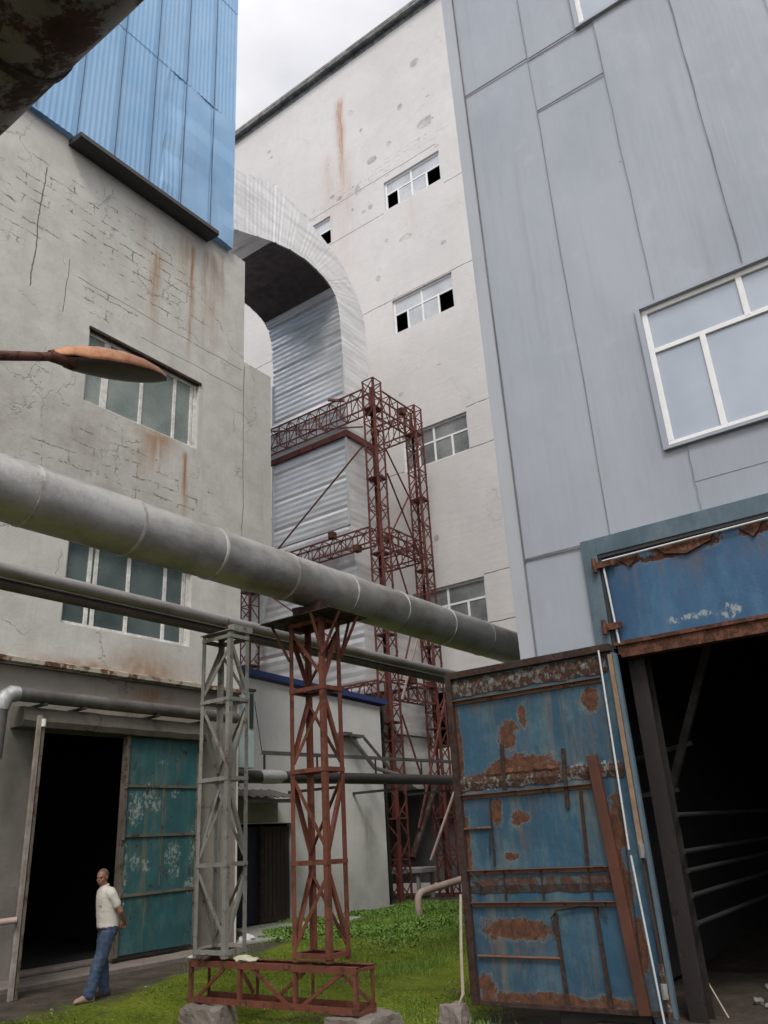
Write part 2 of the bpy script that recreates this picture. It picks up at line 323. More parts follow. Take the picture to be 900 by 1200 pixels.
# cladding
def m_clad(name, c, c2, axis='Y'):
    s = NT(name, .5, .0, .4)
    k = s.mr(s.noise(.5, 6, .6, sc=(1, 1, .5)), .3, .7); cc = s.mix(k, c, c2)
    cc = s.mix(s.mul(s.mr(s.noise(3.5, 7, .7, sc=(1, 1, .1)), .5, .8), .22), cc, (.17, .18, .18))
    cc = s.mix(s.mul(s.mr(s.noise(10, 7, .75), .68, .73), .6), cc, (.13, .11, .09)); cc = s.mix(s.mul(s.mr(s.noise(1.7, 5, .6, sc=(2, 2, .08)), .55, .8), .35), cc, (.20, .19, .17))
    cc = s.mix(s.mul(s.mr(s.noise(2.2, 3, .5, sc=(1, 1, 1)), .6, .8), .15), cc, (.55, .57, .6))
    dots = s.mul(s.mr(s.vor(1.05, feature='F1'), .016, .011), 1.); cc = s.mix(s.mul(dots, .8), cc, (.06, .05, .045))
    s.col(cc); s.ro(s.mr(s.noise(2, 5), .3, .7, .4, .62))
    s.bump(s.noise(.9, 3, .45, sc=(1, 1, .45)), .45, .06); s.bump(s.noise(7, 5, .6, sc=(1, 1.6, .35)), .12, .02)
    s.bump(s.noise(5, 2, .5, sc=(3., 3., .03)), .22, .012); return s.m
MT['grey_clad'] = m_clad('grey_clad', (.345, .37, .41), (.295, .32, .36))
MT['grey_trim'] = m_clad('grey_trim', (.40, .42, .45), (.35, .37, .40))
MT['blue_clad'] = m_clad('blue_clad', (.26, .43, .63), (.20, .37, .58))
MT['seam'] = m_simple('seam', (.20, .20, .20), .8, var=.5)
MT['blue_seam'] = m_simple('blue_seam', (.09, .15, .23), .8, var=.5)
MT['post_grey'] = m_simple('post_grey', (.33, .30, .27), .6, var=.7, scale=5, dark=(.12, .08, .06))
MT['painted_shade_wall'] = m_simple('painted_shade_wall', (.16, .155, .15), .95, var=.7, scale=1.5)  # recess wall under the duct, its shade put into the grey
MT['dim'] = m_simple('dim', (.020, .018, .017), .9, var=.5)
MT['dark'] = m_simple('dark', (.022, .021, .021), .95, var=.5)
MT['black_metal'] = m_simple('black_metal', (.035, .034, .034), .6, var=.5)
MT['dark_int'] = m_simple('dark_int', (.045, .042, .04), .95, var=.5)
MT['white_frame'] = m_simple('white_frame', (.78, .79, .78), .45, var=.22, scale=5, dark=(.42, .39, .34))
MT['old_frame'] = m_simple('old_frame', (.80, .79, .75), .6, var=.55, scale=9, dark=(.22, .19, .16))
def m_glass(name, c, c2, rough=.12, spec=.8, sc=.9):
    s = NT(name, rough, 0., spec); s.col(s.mix(s.mr(s.noise(sc, 4, .5), .3, .7), c, c2)); s.ro(s.mr(s.noise(3, 5, .6), .35, .7, rough, rough+.22)); s.bump(s.noise(1.3, 2), .25, .03); return s.m
MT['glass_green'] = m_glass('glass_green', (.17, .205, .185), (.27, .30, .275), .16)  # upper panes: sky reflection put into a paler base colour
MT['glass_low'] = m_glass('glass_low', (.045, .062, .062), (.11, .14, .135), .10)
MT['glass_tall'] = m_glass('glass_tall', (.36, .37, .39), (.48, .49, .51), .25)
MT['glass_dim'] = m_glass('glass_dim', (.12, .13, .13), (.22, .23, .225), .2)
MT['glass_painted_sky'] = m_glass('glass_painted_sky', (.36, .40, .46), (.29, .33, .39), .04, 1., .9)  # pale sky and cloud reflection painted into the pane colour
MT['alu_pipe'] = m_alu('alu_pipe', (.47, .46, .43), .40, .72, (.12, .095, .07), .62, crinkle=.22, band=(.5, 1, 1))
MT['alu_duct'] = m_alu('alu_duct', (.76, .76, .755), .38, .55, (.34, .32, .30), .5, band=(.3, .3, 2.2))
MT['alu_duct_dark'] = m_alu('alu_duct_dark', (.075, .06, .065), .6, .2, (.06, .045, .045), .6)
MT['foil'] = m_alu('foil', (.42, .42, .42), .4, .6, (.3, .28, .25), .4, crinkle=.9)
MT['pipe_dark'] = m_simple('pipe_dark', (.055, .052, .05), .45, .3, var=.6, scale=3, spec=.5)
MT['pipe_grey'] = m_simple('pipe_grey', (.17, .16, .15), .5, .25, var=.75, scale=4, dark=(.05, .042, .038))
MT['pipe_pink'] = m_simple('pipe_pink', (.40, .30, .26), .7, var=.5, scale=5, dark=(.20, .14, .11))
MT['overhead'] = m_rusty('overhead', (.18, .165, .15), .48, rust=(.07, .035, .025), rust2=(.04, .022, .02), scale=.9, rough=.55, drips=.5)
MT['red_steel'] = m_rusty('red_steel', (.145, .044, .027), .42, rust=(.10, .035, .016), rust2=(.055, .024, .015), pale=(.17, .075, .048), scale=2.2)
MT['red_lattice'] = m_rusty('red_lattice', (.155, .046, .036), .40, rust=(.085, .032, .024), rust2=(.035, .02, .017), scale=1.2)
MT['grey_steel'] = m_rusty('grey_steel', (.25, .245, .22), .38, rust=(.16, .09, .05), rust2=(.09, .06, .045), scale=2.5, dirt=.6)
MT['rust'] = m_rusty('rust', (.13, .045, .02), .5, scale=2.)
MT['rust_dark'] = m_rusty('rust_dark', (.045, .028, .022), .5, rust=(.055, .026, .016), rust2=(.022, .014, .012), scale=1.5)
MT['jamb'] = m_rusty('jamb', (.022, .016, .014), .4, rust=(.028, .015, .011), rust2=(.012, .009, .008))
MT['rust_bright'] = m_rusty('rust_bright', (.15, .075, .045), .4, rust=(.15, .055, .025), scale=2.)
MT['teal_door'] = m_rusty('teal_door', (.030, .108, .118), .35, pale=(.085, .15, .14), rust=(.07, .05, .028), axis='X', scale=1.6, drips=.75, dirt=.6,
    white=[(10.55, 2.72, .16, .3), (10.85, 2.95, .14, .22), (11.05, 2.8, .12, .15), (10.6, 1.75, .12, .14), (10.85, 1.7, .1, .12), (11.5, 1.85, .2, .2), (11.55, 1.55, .15, .12), (10.33, 1.35, .10, .55), (12.0, 2.0, .07, .4), (11.95, 1.25, .12, .16), (11.2, 3.6, .12, .04), (11.5, 3.0, .1, .1)])
MT['teal_frame'] = m_rusty('teal_frame', (.15, .125, .10), .42, rust=(.12, .07, .04), scale=2.)
MT['leaf_blue'] = m_rusty('leaf_blue', (.028, .082, .132), .30, pale=(.105, .155, .15), rust=(.125, .052, .026), rust2=(.05, .026, .018), scale=1.3, rough=.5, drips=.5,
    patches=[(4.95, 3.02, .14, .17), (4.72, 3.25, .06, .13), (3.78, 3.3, .12, .15), (5.4, 2.5, .32, .1), (4.85, 2.62, .45, .15), (4.92, 2.03, .13, .10), (5.22, 2.12, .07, .18), (5.1, .80, .50, .11), (4.75, .09, 1.0, .07), (5.6, .15, .12, .2), (5.7, 1.7, .06, .5), (3.66, 1.9, .09, .3), (3.72, 1.25, .1, .4), (5.3, 3.70, .4, .07), (5.68, 3., .04, .6), (5.1, 1.6, .1, .05), (3.62, .7, .05, .3)],
    white=[(5.0, 2.52, .6, .035), (4.2, 2.50, .4, .04), (4.4, 3.78, .6, .04), (3.9, 2.55, .3, .05), (5.3, 2.42, .3, .03)])
MT['transom_blue'] = m_rusty('transom_blue', (.032, .095, .185), .22, pale=(.06, .14, .23), scale=1.1, rough=.42,
    patches=[(2.4, 5.0, .42, .1), (3.1, 4.98, .18, .07), (1.55, 4.98, .2, .08), (2.7, 4.92, .2, .05), (.6, 4.95, .4, .08)], drips=.2, white=[(2.45, 4.12, .3, .04), (2.0, 4.1, .12, .07)])
MT['frame_blue'] = m_rusty('frame_blue', (.085, .13, .16), .24, pale=(.14, .18, .20), rust=(.09, .06, .05), scale=1.4, rough=.5)
MT['torn'] = m_rusty('torn', (.17, .17, .155), .52, rust=(.08, .036, .02), rust2=(.035, .02, .015), scale=4.5, rough=.7)
MT['flashing'] = m_rusty('flashing', (.42, .39, .31), .47, rust=(.16, .065, .03), rust2=(.07, .032, .02), scale=.7)
MT['rust_planks'] = m_rusty('rust_planks', (.06, .075, .075), .52, rust=(.075, .038, .026), rust2=(.035, .022, .018), scale=1.8)
MT['rust_smooth'] = m_simple('rust_smooth', (.105, .036, .019), .65, var=.7, scale=3, dark=(.04, .016, .01))
MT['wood'] = m_simple('wood', (.30, .21, .13), .85, var=.6, scale=6, dark=(.10, .06, .04))
MT['pale_wood'] = m_simple('pale_wood', (.46, .38, .30), .85, var=.4, scale=8)
MT['conduit'] = m_simple('conduit', (.60, .61, .60), .35, .2, var=.2)
MT['stone'] = m_simple('stone', (.21, .185, .16), .95, var=.6, scale=5, bump=.8, dark=(.12, .09, .075))
MT['gap_dark'] = m_simple('gap_dark', (.06, .055, .048), .95, var=.6)
MT['slab'] = m_simple('slab', (.34, .33, .30), .95, var=.5, scale=3, bump=.7)
MT['lamp_shell'] = m_simple('lamp_shell', (.66, .31, .15), .45, .1, var=.7, scale=14, dark=(.24, .085, .035), spec=.5)
MT['lamp_glass'] = m_simple('lamp_glass', (.075, .06, .052), .3, var=.5, scale=8, spec=.6)
MT['arm_rust'] = m_rusty('arm_rust', (.13, .05, .03), .45, scale=4)
MT['blue_fascia'] = m_simple('blue_fascia', (.022, .045, .16), .5, var=.3)
MT['cyan_box'] = m_simple('cyan_box', (.36, .45, .45), .6, var=.4, dark=(.18, .2, .19))
MT['skin'] = m_simple('skin', (.26, .125, .08), .55, var=.25, scale=6, bump=.05)
MT['hair'] = m_simple('hair', (.12, .085, .07), .8, var=.5, scale=60, bump=.5)
MT['eye'] = m_simple('eye', (.02, .015, .012), .3, var=0)
MT['shirt'] = m_simple('shirt', (.52, .485, .43), .85, var=.12, scale=5, bump=.3)
MT['jeans'] = m_simple('jeans', (.055, .085, .145), .9, var=.75, scale=7, bump=.5, dark=(.018, .026, .045))
MT['shoe_pale'] = m_simple('shoe_pale', (.32, .22, .165), .7, var=.3)
MT['shoe_dark'] = m_simple('shoe_dark', (.055, .03, .022), .7, var=.4)
MT['cloth'] = m_simple('cloth', (.52, .48, .36), .9, var=.4)
MT['bag'] = m_simple('bag', (.62, .63, .64), .5, var=.4, scale=15)

# ground: moss, wet soil by the step, paler dust inside the right doorway
s = NT('ground', .95, spec=.15)
moss = s.ramp(s.noise(1.1, 8, .65), (.28, (.055, .072, .010)), (.45, (.12, .16, .013)), (.6, (.165, .205, .018)), (.75, (.22, .225, .04)))
moss = s.mix(s.mul(s.mr(s.noise(22, 6, .7), .4, .7), .6), moss, (.02, .03, .006))
soil = s.ramp(s.noise(2.2, 9, .75), (.3, (.035, .028, .022)), (.55, (.085, .07, .055)), (.8, (.16, .135, .11)))
edge = s.addm(s.Y, s.m_('MULTIPLY_ADD', s.noise(.9, 6, .7), 2.2, -1.1)); xx = s.mul(s.m_('SUBTRACT', s.X, 8.), .16)
m1 = s.mr(s.m_('SUBTRACT', edge, s.mul(s.m_('MAXIMUM', xx, 0.), 2.)), 10.75, 11.4)         # soil along the left building
m2 = s.mr(s.addm(s.Y, s.m_('MULTIPLY_ADD', s.noise(1.5, 5, .7), 1., -.5)), 6.3, 5.7)    # soil at the right door
m3 = s.mr(s.addm(s.X, s.noise(1.5, 5, .7)), 22.8, 24.)
mk = s.mx(s.mx(m1, m2), m3); mk = s.mx(mk, s.mul(s.mr(s.noise(.8, 8, .78), .54, .70), .85))
s.col(s.mix(mk, moss, soil)); s.bump(s.noise(14, 8, .75), .9, .04); s.bump(s.noise(70, 4, .7), .6, .012); MT['ground'] = s.m
def m_leafy(name, cs):
    s = NT(name, .7, spec=.25); oi = s.noise(30, 2); s.col(s.ramp(oi, (.3, cs[0]), (.5, cs[1]), (.7, cs[2])))
    s.b.inputs['Subsurface Weight'].default_value = 0; return s.m
MT['leafy'] = m_leafy('leafy', [(.05, .095, .014), (.11, .20, .03), (.22, .33, .08)])
MT['mossy'] = m_leafy('mossy', [(.065, .09, .009), (.13, .17, .014), (.21, .235, .03)])
MT['litter'] = m_simple('litter', (.16, .10, .05), .9, var=.6)
MT['debris'] = m_simple('debris', (.22, .21, .18), .9, var=.5, scale=9)

# ------------------------------------------------------------------ ground
def sstep(a, b, x):
    t = min(1, max(0, (x-a)/(b-a))); return t*t*(3-2*t)
def gz(x, y):
    dip = -.20*sstep(10.6, 9.5, y)*sstep(17, 12, x)*sstep(1, 5, x)
    n = (mnoise.noise((x*.6, y*.6, 0))*.05 + mnoise.noise((x*2.1, y*2.1, 3))*.02) * sstep(24.5, 22, x)
    if y > 13.2: n = -.03 + n*.3
    if x > 9.2 and y < 4.4: return -.10 + n*.4
    return dip + n
def axis_pts(lo, a, b, hi, fine, coarse):
    p = []; x = a
    while x <= b: p.append(x); x += fine
    st = fine; x = a
    while x > lo: st *= coarse; x -= st; p.insert(0, x)
    st = fine; x = p[-1]
    while x < hi: st *= coarse; x += st; p.append(x)
    return p
gx = axis_pts(-400, 4, 26, 500, .16, 1.22); gy = axis_pts(-400, 2.5, 17, 500, .16, 1.22)
g = MB(); g.v = [V((x, y, gz(x, y))) for x in gx for y in gy]; ny = len(gy)
g.f = [(i*ny+j, (i+1)*ny+j, (i+1)*ny+j+1, i*ny+j+1) for i in range(len(gx)-1) for j in range(ny-1)]
tag(g.build('ground', MT['ground'], smooth=True), kind='structure')

def tufts(name, label, mat, n, fn, smin, smax, seed, cat='grass'):
    rnd = random.Random(seed); vs = []; fs = []
    k = 0
    while k < n:
        x, y, keep, hh = fn(rnd)
        if not keep: continue
        k += 1; z = gz(x, y)-.01; s_ = rnd.uniform(smin, smax); a = rnd.uniform(0, 6.28)
        cz = z + rnd.uniform(0, hh); tilt = rnd.uniform(-.9, .9); d = V((math.cos(a), math.sin(a), tilt)).normalized(); e = V((-math.sin(a), math.cos(a), rnd.uniform(-.4, .4)))*.5
        c = V((x, y, cz)); o = len(vs)
        vs += [c-d*s_*.5, c+e*s_*.6, c+d*s_*.7+V((0, 0, s_*.25)), c-e*s_*.6]; fs.append((o, o+1, o+2, o+3))
    me = bpy.data.meshes.new(name); me.from_pydata([tuple(v) for v in vs], [], fs); me.materials.append(mat)
    o = bpy.data.objects.new(name, me); COL.objects.link(o); return tag(o, label, cat, kind='stuff')
def f_cover(r):
    x = r.uniform(13.2, 24.2); y = r.uniform(8.5, 16.0); c = mnoise.noise((x*.55, y*.55, 7)); 
    band = sstep(9.4, 12.2, y - (x-13)*.12)*sstep(23.8, 21.5, x)
    ok = r.random() < band*sstep(-.25, .25, c)
    return x, y, ok, .05+.16*max(0, c+.25)
tufts('ground_cover', 'low leafy weeds growing thick beside the white annex wall', MT['leafy'], 42000, f_cover, .03, .085, 3, 'weeds')
def f_moss(r):
    x = r.uniform(6.6, 22.5)**1.0; y = r.uniform(5.6, 12.5); c = mnoise.noise((x*.9, y*.9, 2))
    ok = r.random() < sstep(.45, -.05, (y-10.7-.3*max(0, x-8))/1.)*sstep(-.5, .1, c)*sstep(5.6, 6.4, y)
    return x, y, ok, .025
tufts('moss', 'short green moss and grass over the yard floor', MT['mossy'], 60000, f_moss, .012, .035, 5, 'moss')

def blades(name, label, mat, n, spots, seed):
    rnd = random.Random(seed); vs = []; fs = []
    for _ in range(n):
        cx, cy, sx, sy, h0 = rnd.choice(spots); x = rnd.gauss(cx, sx); y = rnd.gauss(cy, sy)
        if (x > 9.2 and y < 4.7) or y > 16.1 or (y > 13.4 and x < 13.3): continue
        z = gz(x, y)-.01; h = h0*rnd.uniform(.4, 1.2); a = rnd.uniform(0, 6.28); l = rnd.uniform(.1, .6)*h; w_ = rnd.uniform(.003, .007)
        d = V((math.cos(a), math.sin(a), 0)); e = V((-d.y, d.x, 0))*w_; o = len(vs)
        vs += [V((x, y, z))-e, V((x, y, z))+e, V((x, y, z+h*.6))+d*l*.35+e*.8, V((x, y, z+h*.6))+d*l*.35-e*.8, V((x, y, z+h))+d*l]
        fs += [(o, o+1, o+2, o+3), (o+3, o+2, o+4)]
    me = bpy.data.meshes.new(name); me.from_pydata([tuple(v) for v in vs], [], fs); me.materials.append(mat)
    o = bpy.data.objects.new(name, me); COL.objects.link(o); return tag(o, label, 'grass', kind='stuff')
rs_ = random.Random(21)
SP = [(rs_.uniform(10, 23), rs_.uniform(8.8, 15.8), .35, .3, rs_.uniform(.07, .2)) for _ in range(60)] + [(9.5, 5.9, .25, .3, .10), (8.9, 6.6, .4, .25, .07), (10.2, 6.6, .5, .4, .08), (14.2, 14.0, .5, .3, .09), (22.3, 15.6, .5, .4, .25), (21, 13.2, .7, .4, .25)]
blades('grass_blades', 'thin grass stems standing up through the weeds and round the blocks', MT['leafy'], 15000, SP, 5)
def f_litter(r):
    x = r.uniform(6.5, 16); y = r.uniform(5.8, 13.3); return x, y, r.random() < .5+mnoise.noise((x, y, 11)), .02
tufts('leaf_litter', 'small dry brown leaf bits strewn over the yard', MT['litter'], 1800, f_litter, .012, .035, 9, 'leaf litter')

# ------------------------------------------------------------------ windows
def window(parent, ax, pos, u0, u1, z0, z1, uprights, rails, fw_, mframe, mglass, open_cells=(), rec=.12, label=None, dt=.06):
    """frame mesh named window with one pane child; uprights (u,z0,z1), rails (z,u0,u1), open_cells are left without glass"""
    def B(mb, a, b, c, d, y0, y1):
        if ax == 'Y': mb.box(a, b, pos+y0, pos+y1, c, d)
        else: mb.box(pos+y0, pos+y1, a, b, c, d)
    m = MB(); f = fw_
    B(m, u0, u1, z0, z0+f, rec, rec+dt); B(m, u0, u1, z1-f, z1, rec, rec+dt)
    B(m, u0, u0+f, z0+f, z1-f, rec, rec+dt); B(m, u1-f, u1, z0+f, z1-f, rec, rec+dt)
    for (u, a, b) in uprights: B(m, u-f*.5, u+f*.5, max(a, z0+f), min(b, z1-f), rec+.003, rec+dt-.003)
    for (z, a, b) in rails: B(m, max(a, u0+f), min(b, u1-f), z-f*.45, z+f*.45, rec+.006, rec+dt-.006)
    w_ = m.build('window', mframe, parent, bevel=.006)
    if label: w_['label'] = label
    p = MB(); gl = rec+dt*.55
    for (a, b, c, d) in open_cells if open_cells else [(u0+.01, u1-.01, z0+.01, z1-.01)]: B(p, a, b, c, d, gl, gl+.008)
    q = p.build('pane', mglass, None); q.parent = w_
    off = wloc(w_)
    for vv in q.data.vertices: vv.co -= off
    return w_

# ------------------------------------------------------------------ left concrete building
FY = 13.9
lb = thing('concrete_building', (8, 13.9, 0), 'stained grey plaster factory building with two window bands above a tall doorway on the left', 'building')
WIN = [(8.64, 11.87, 11.1, 12.95), (8.64, 11.87, 6.13, 7.98)]
MB().wall('Y', FY, -14, 13.42, 5.2, 17.86, WIN, .3).build('wall', MT['left_wall'], lb)
b = MB(); b.quad((13.42,FY,0),(13.42,34,0),(13.42,34,17.86),(13.42,FY,17.86)); b.quad((-14,FY,17.86),(13.42,FY,17.86),(13.42,34,17.86),(-14,34,17.86)); b.quad((-14,FY,0),(-14,34,0),(-14,34,30),(-14,FY,30)); b.quad((-14,34,0),(13.42,34,0),(13.42,34,30),(-14,34,30))
b.build('end_wall', MT['left_wall'], lb)
MB().wall('Y', FY+.06, -14, 13.42, -.4, 5.2, [(8.42, 12.12, .1, 4.1)], .35).build('lower_wall', MT['left_low'], lb)
b = MB(); n_ = 26
for i in range(n_):      # rough bulging beam above the doorway
    x0 = 7.9+(12.25-7.9)*i/n_; x1 = 7.9+(12.25-7.9)*(i+1)/n_
def lint(x): return (13.55+.03*mnoise.noise((x*2, 0, 0)), 4.08+.02*mnoise.noise((x*3, 1, 0)), 4.42+.02*mnoise.noise((x*2, 4, 0)))
xs = [7.9+(12.3-7.9)*i/n_ for i in range(n_+1)]; vs = []
for x in xs:
    y, a, c = lint(x); vs += [(x, FY+.05, a), (x, y+.04, a), (x, y-.02, a+.1), (x, y, c-.08), (x, y+.07, c), (x, FY+.05, c+.03)]
fs = [(6*i+j, 6*i+j+1, 6*i+j+7, 6*i+j+6) for i in range(n_) for j in range(5)]+[(0,1,2,3,4,5), tuple(6*n_+j for j in range(6))[::-1]]
b.add(vs, fs); b.build('lintel', MT['lintel'], lb)
b = MB(); b.prism([(-14, FY, 5.36), (-14, FY-.14, 5.31), (-14, FY-.14, 5.23), (-14, FY, 5.22)], (27.4, 0, 0)); lg = b.build('ledge', MT['flashing'], lb)
lg['label'] = 'rust stained metal flashing above the doorway'
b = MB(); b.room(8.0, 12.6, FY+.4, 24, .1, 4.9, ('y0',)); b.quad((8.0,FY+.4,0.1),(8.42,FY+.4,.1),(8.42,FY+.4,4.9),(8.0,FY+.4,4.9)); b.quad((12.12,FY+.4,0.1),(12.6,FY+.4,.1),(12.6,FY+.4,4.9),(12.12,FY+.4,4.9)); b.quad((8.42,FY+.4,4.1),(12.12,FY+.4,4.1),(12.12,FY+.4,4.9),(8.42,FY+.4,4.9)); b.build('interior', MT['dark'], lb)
for k, (a, b_, c, d) in enumerate(WIN):
    gm = MT['glass_green'] if k == 0 else MT['glass_low']
    ups = [(9.25, c, d), (9.40 if k else 9.17, c, d), (10.21, c, d), (11.19, c, d), (11.72, c, d)]
    window(lb, 'Y', FY, a, b_, c, d, ups, [], .085, MT['old_frame'], gm, rec=.10, label='upper ribbon window with pale green panes' if k == 0 else 'lower ribbon window with dark teal panes behind the pipes')
    mb = MB(); mb.box(a-.02, b_+.05, FY-.035, FY+.09, d-.01, d+.06); mb.build('window_hood', MT['rust_dark'], lb)
# projecting bay at the far corner
b = MB(); b.box(13.425, 14.5, FY+.003, 16.1, 8.2, 14.42); b.build('corner_bay', MT['left_wall'], lb)
# blue cladding of the storey above, as overlapping ribbed sheets
b = MB(); x1 = 12.75; zz = [(17.82, 22.64), (22.60, 27.6), (27.56, 31.5)]
for k, (za, zb) in enumerate(zz):
    x = -6.0; i = 0; pts = []
    while x < x1:
        seamy = (round((x+6.0)/.075) % 14 == 0)
        flat = (k == 0 and x > 10.6)
        off = (0 if flat else (.014 if i % 2 else 0)) + (-.012*k) + (.02 if seamy else 0)
        pts.append((x, 13.72+off)); x += .075; i += 1
    pts.append((x1, 13.72-.012*k))
    nzs = 9; base = len(b.v)
    for (px_, py_) in pts:
        for q in range(nzs):
            z = za+(zb-za)*q/(nzs-1); dent = .075*mnoise.noise((px_*1.1, z*.9, 5)) if k == 0 and px_ > 10.2 else .008*mnoise.noise((px_*.6, z*.3, 9))
            b.v.append(V((px_, py_+dent, z)))
    for i in range(len(pts)-1):
        for q in range(nzs-1): b.f.append((base+i*nzs+q, base+(i+1)*nzs+q, base+(i+1)*nzs+q+1, base+i*nzs+q+1))
b.quad((x1, 13.72, 17.82), (x1, 34, 17.82), (x1, 34, 31.5), (x1, 13.70, 31.5)); b.quad((-6, 13.72, 31.5), (x1, 13.72, 31.5), (x1, 34, 31.5), (-6, 34, 31.5))
bc = b.build('blue_cladding', MT['blue_clad'], lb, smooth=False); bc['label'] = 'sky blue ribbed sheet cladding'
b = MB(); x = -6+.075*14*1
while x < x1:
    b = MB(); b.box(x-.009, x+.009, 13.676, 13.70, 17.85, 22.66); b.box(x-.009, x+.009, 13.664, 13.69, 22.62, 31.4); x += 1.05; b.build('sheet_seam', MT['blue_seam'], lb)
b = MB(); b.prism([(7.6, FY, 17.8), (7.6, 13.42, 17.74), (7.6, 13.40, 17.60), (7.6, 13.5, 17.57), (7.6, FY, 17.62)], (4.35, 0, 0)); b.build('gutter', MT['black_metal'], lb)
# white/grey pier trim and pale cyan box by the corner
t = thing('metal_cabinet', (13.75, 14.0, 3.7), 'pale cyan sheet metal duct box at the corner of the plaster building', 'box')
MB().box(13.46, 13.98, 13.95, 14.35, 3.6, 5.35).build('casing', MT['cyan_box'], t, bevel=.01)
b = MB(); b.box(13.43, 14.0, 13.92, 14.38, 5.36, 5.42); b.box(13.80, 13.92, 13.925, 13.948, 4.5, 5.3); b.build('cap', MT['black_metal'], t)
# step
b = MB(); n_ = 40; vs = []
for i in range(n_+1):
    x = 5.5+(13.2-5.5)*i/n_; j = .03*mnoise.noise((x*1.7, 0, 0)); zt = .07+.025*mnoise.noise((x*2.3, 5, 0)); vs += [(x, 13.38+j, -.3), (x, 13.36+j, zt-.03), (x, 13.42+j, zt), (x, 13.98, zt+.03)]
b.add(vs, [(4*i+j, 4*i+j+1, 4*i+j+5, 4*i+j+4) for i in range(n_) for j in range(3)]); tag(b.build('door_step', MT['stone']), 'worn low concrete step along the left doorway', 'step')
b = MB(); b.box(8.42, 12.12, 13.9, 14.3, .1, .17); b.build('door_sill', MT['stone'], lb, bevel=.02)

# teal door leaf (closed half) and the outer half seen nearly edge-on
t = thing('metal_door', (11.15, 13.75, .15), 'rusty teal metal door leaf with faded white smudges closing half the left doorway', 'door')
b = MB(); b.box(10.24, 12.1, 13.74, 13.79, .2, 4.06); b.build('panel', MT['teal_door'], t)
for z in (3.13, 2.22, 1.18):
    b = MB(); b.beam((10.24, 13.725, z), (12.1, 13.725, z+(.0 if z > 2 else .02)), .03, .045); b.build('crossbar', MT['teal_frame'], t)
b = MB(); b.box(11.19, 11.212, 13.724, 13.738, 1.3, 3.1); b.build('crossbar', MT['teal_frame'], t)
for x in (10.2, 12.06):
    b = MB(); b.box(x, x+.085, 13.68, 13.80, .18, 4.07); b.build('stile', MT['teal_frame'], t)
    for z in (3.13, 2.2, 1.2): MB().tube([(x+.04, 13.66, z-.05), (x+.04, 13.66, z+.05)], .03, 8).build('hinge', MT['teal_frame'], t)
d = V((8.42-7.50, 13.86-12.36, 0)).normalized(); nrm = V((-d.y, d.x, 0)); p0 = V((8.40, 13.86, 0)); p1 = V((7.50, 12.36, 0))
t = thing('metal_door', p1+V((0, 0, 0)), 'open door leaf of the left doorway seen nearly edge-on, its pale rusted edge profile upright', 'door')
b = MB(); b.beam(p0+V((0,0,.1)), p0+V((0,0,4.1)), .08, .08) ; b.prism([p0+V((0,0,.12)), p1+V((0,0,-.05)), p1+V((0,0,4.02)), p0+V((0,0,4.05))], nrm*.04); b.build('panel', MT['teal_door'], t)
b = MB(); b.box(p1.x-.06, p1.x+.0, p1.y-.06, p1.y+.0, -.1, 4.06); b.build('stile', MT['post_grey'], t)
b = MB(); b.box(p1.x+.025, p1.x+.07, p1.y-.05, p1.y+.02, -.1, 4.02); b.build('stile', MT['teal_frame'], t)
MB().tube([p1+V((.02, -.08, z)) for z in (3.88, 4.0)], .035, 8).build('hinge', MT['old_frame'], t)
MB().tube([(7.42, 12.28, 1.08), (7.1, 12.5, 1.06), (6.2, 13.0, 1.05)], .045, 10).build('lock_bar', MT['pipe_pink'], t, smooth=True)
MB().ball((7.52, 12.3, -.03), (.14, .1, .07)).build('foot_block', MT['rust_dark'], t, smooth=True)

# facade pipe with foil elbow
t = thing('wall_pipe', (10, 13.55, 4.6), 'grey lagged pipe along the left wall just above the doorway, with a foil elbow', 'pipe')
MB().tube([(7.62, 13.5, 4.60), (9, 13.5, 4.60), (12.95, 13.5, 4.60)], .125, 16).build('pipe_run', MT['pipe_grey'], t, smooth=True)
b = MB(); P_ = [(7.72, 13.5, 4.60), (7.60, 13.5, 4.59), (7.5, 13.5, 4.53), (7.45, 13.5, 4.42), (7.44, 13.5, 4.3)]; b.tube(P_, [.13, .15, .145, .15, .13], 16); b.build('elbow', MT['foil'], t, smooth=True)
MB().tube([(7.44, 13.5, 4.3), (7.43, 13.5, 3.5)], .12, 16).build('pipe_drop', MT['pipe_grey'], t, smooth=True)
MB().tube([(7.43, 13.5, 3.52), (7.43, 13.5, 3.34)], [.10, .09], 12).build('flange', MT['conduit'], t, smooth=True)
for x in (8.2, 9.0, 10.7, 12.0): MB().box(x-.03, x+.03, 13.36, 13.9, 4.43, 4.475).build('bracket', MT['black_metal'], t)

# ------------------------------------------------------------------ tall building at the back
TX = 28.0
tb = thing('tall_building', (TX, 20, 0), 'tall pinkish white factory block with pocked walls and rust streak behind the duct', 'building')
holes = [(14.88, 18.42, c, d) for c, d in WZ]+[(22.2, 25.8, WZ[0][0], WZ[0][1]), (16.6, 18.5, 5.0, 7.5), (15.2, 20.6, .3, 3.9)]
MB().wall('X', TX, 3, 44, -.3, 45.6, holes, .3).build('wall', MT['tall_wall'], tb)
b = MB(); b.quad((TX,3,0),(60,3,0),(60,3,46),(TX,3,46)); b.quad((TX,44,0),(60,44,0),(60,44,46),(TX,44,46)); b.quad((TX,3,46),(60,3,46),(60,44,46),(TX,44,46)); b.build('side_wall', MT['tall_wall'], tb)
b = MB(); b.box(TX-.42, TX+.5, 2.6, 44.4, 46.05, 46.25); b.box(TX-.02, TX+.4, 3, 44, 45.6, 46.05); b.box(TX-.40, TX-.3, 2.6, 44.4, 45.9, 46.05)
b.build('eave', MT['eave'], tb)
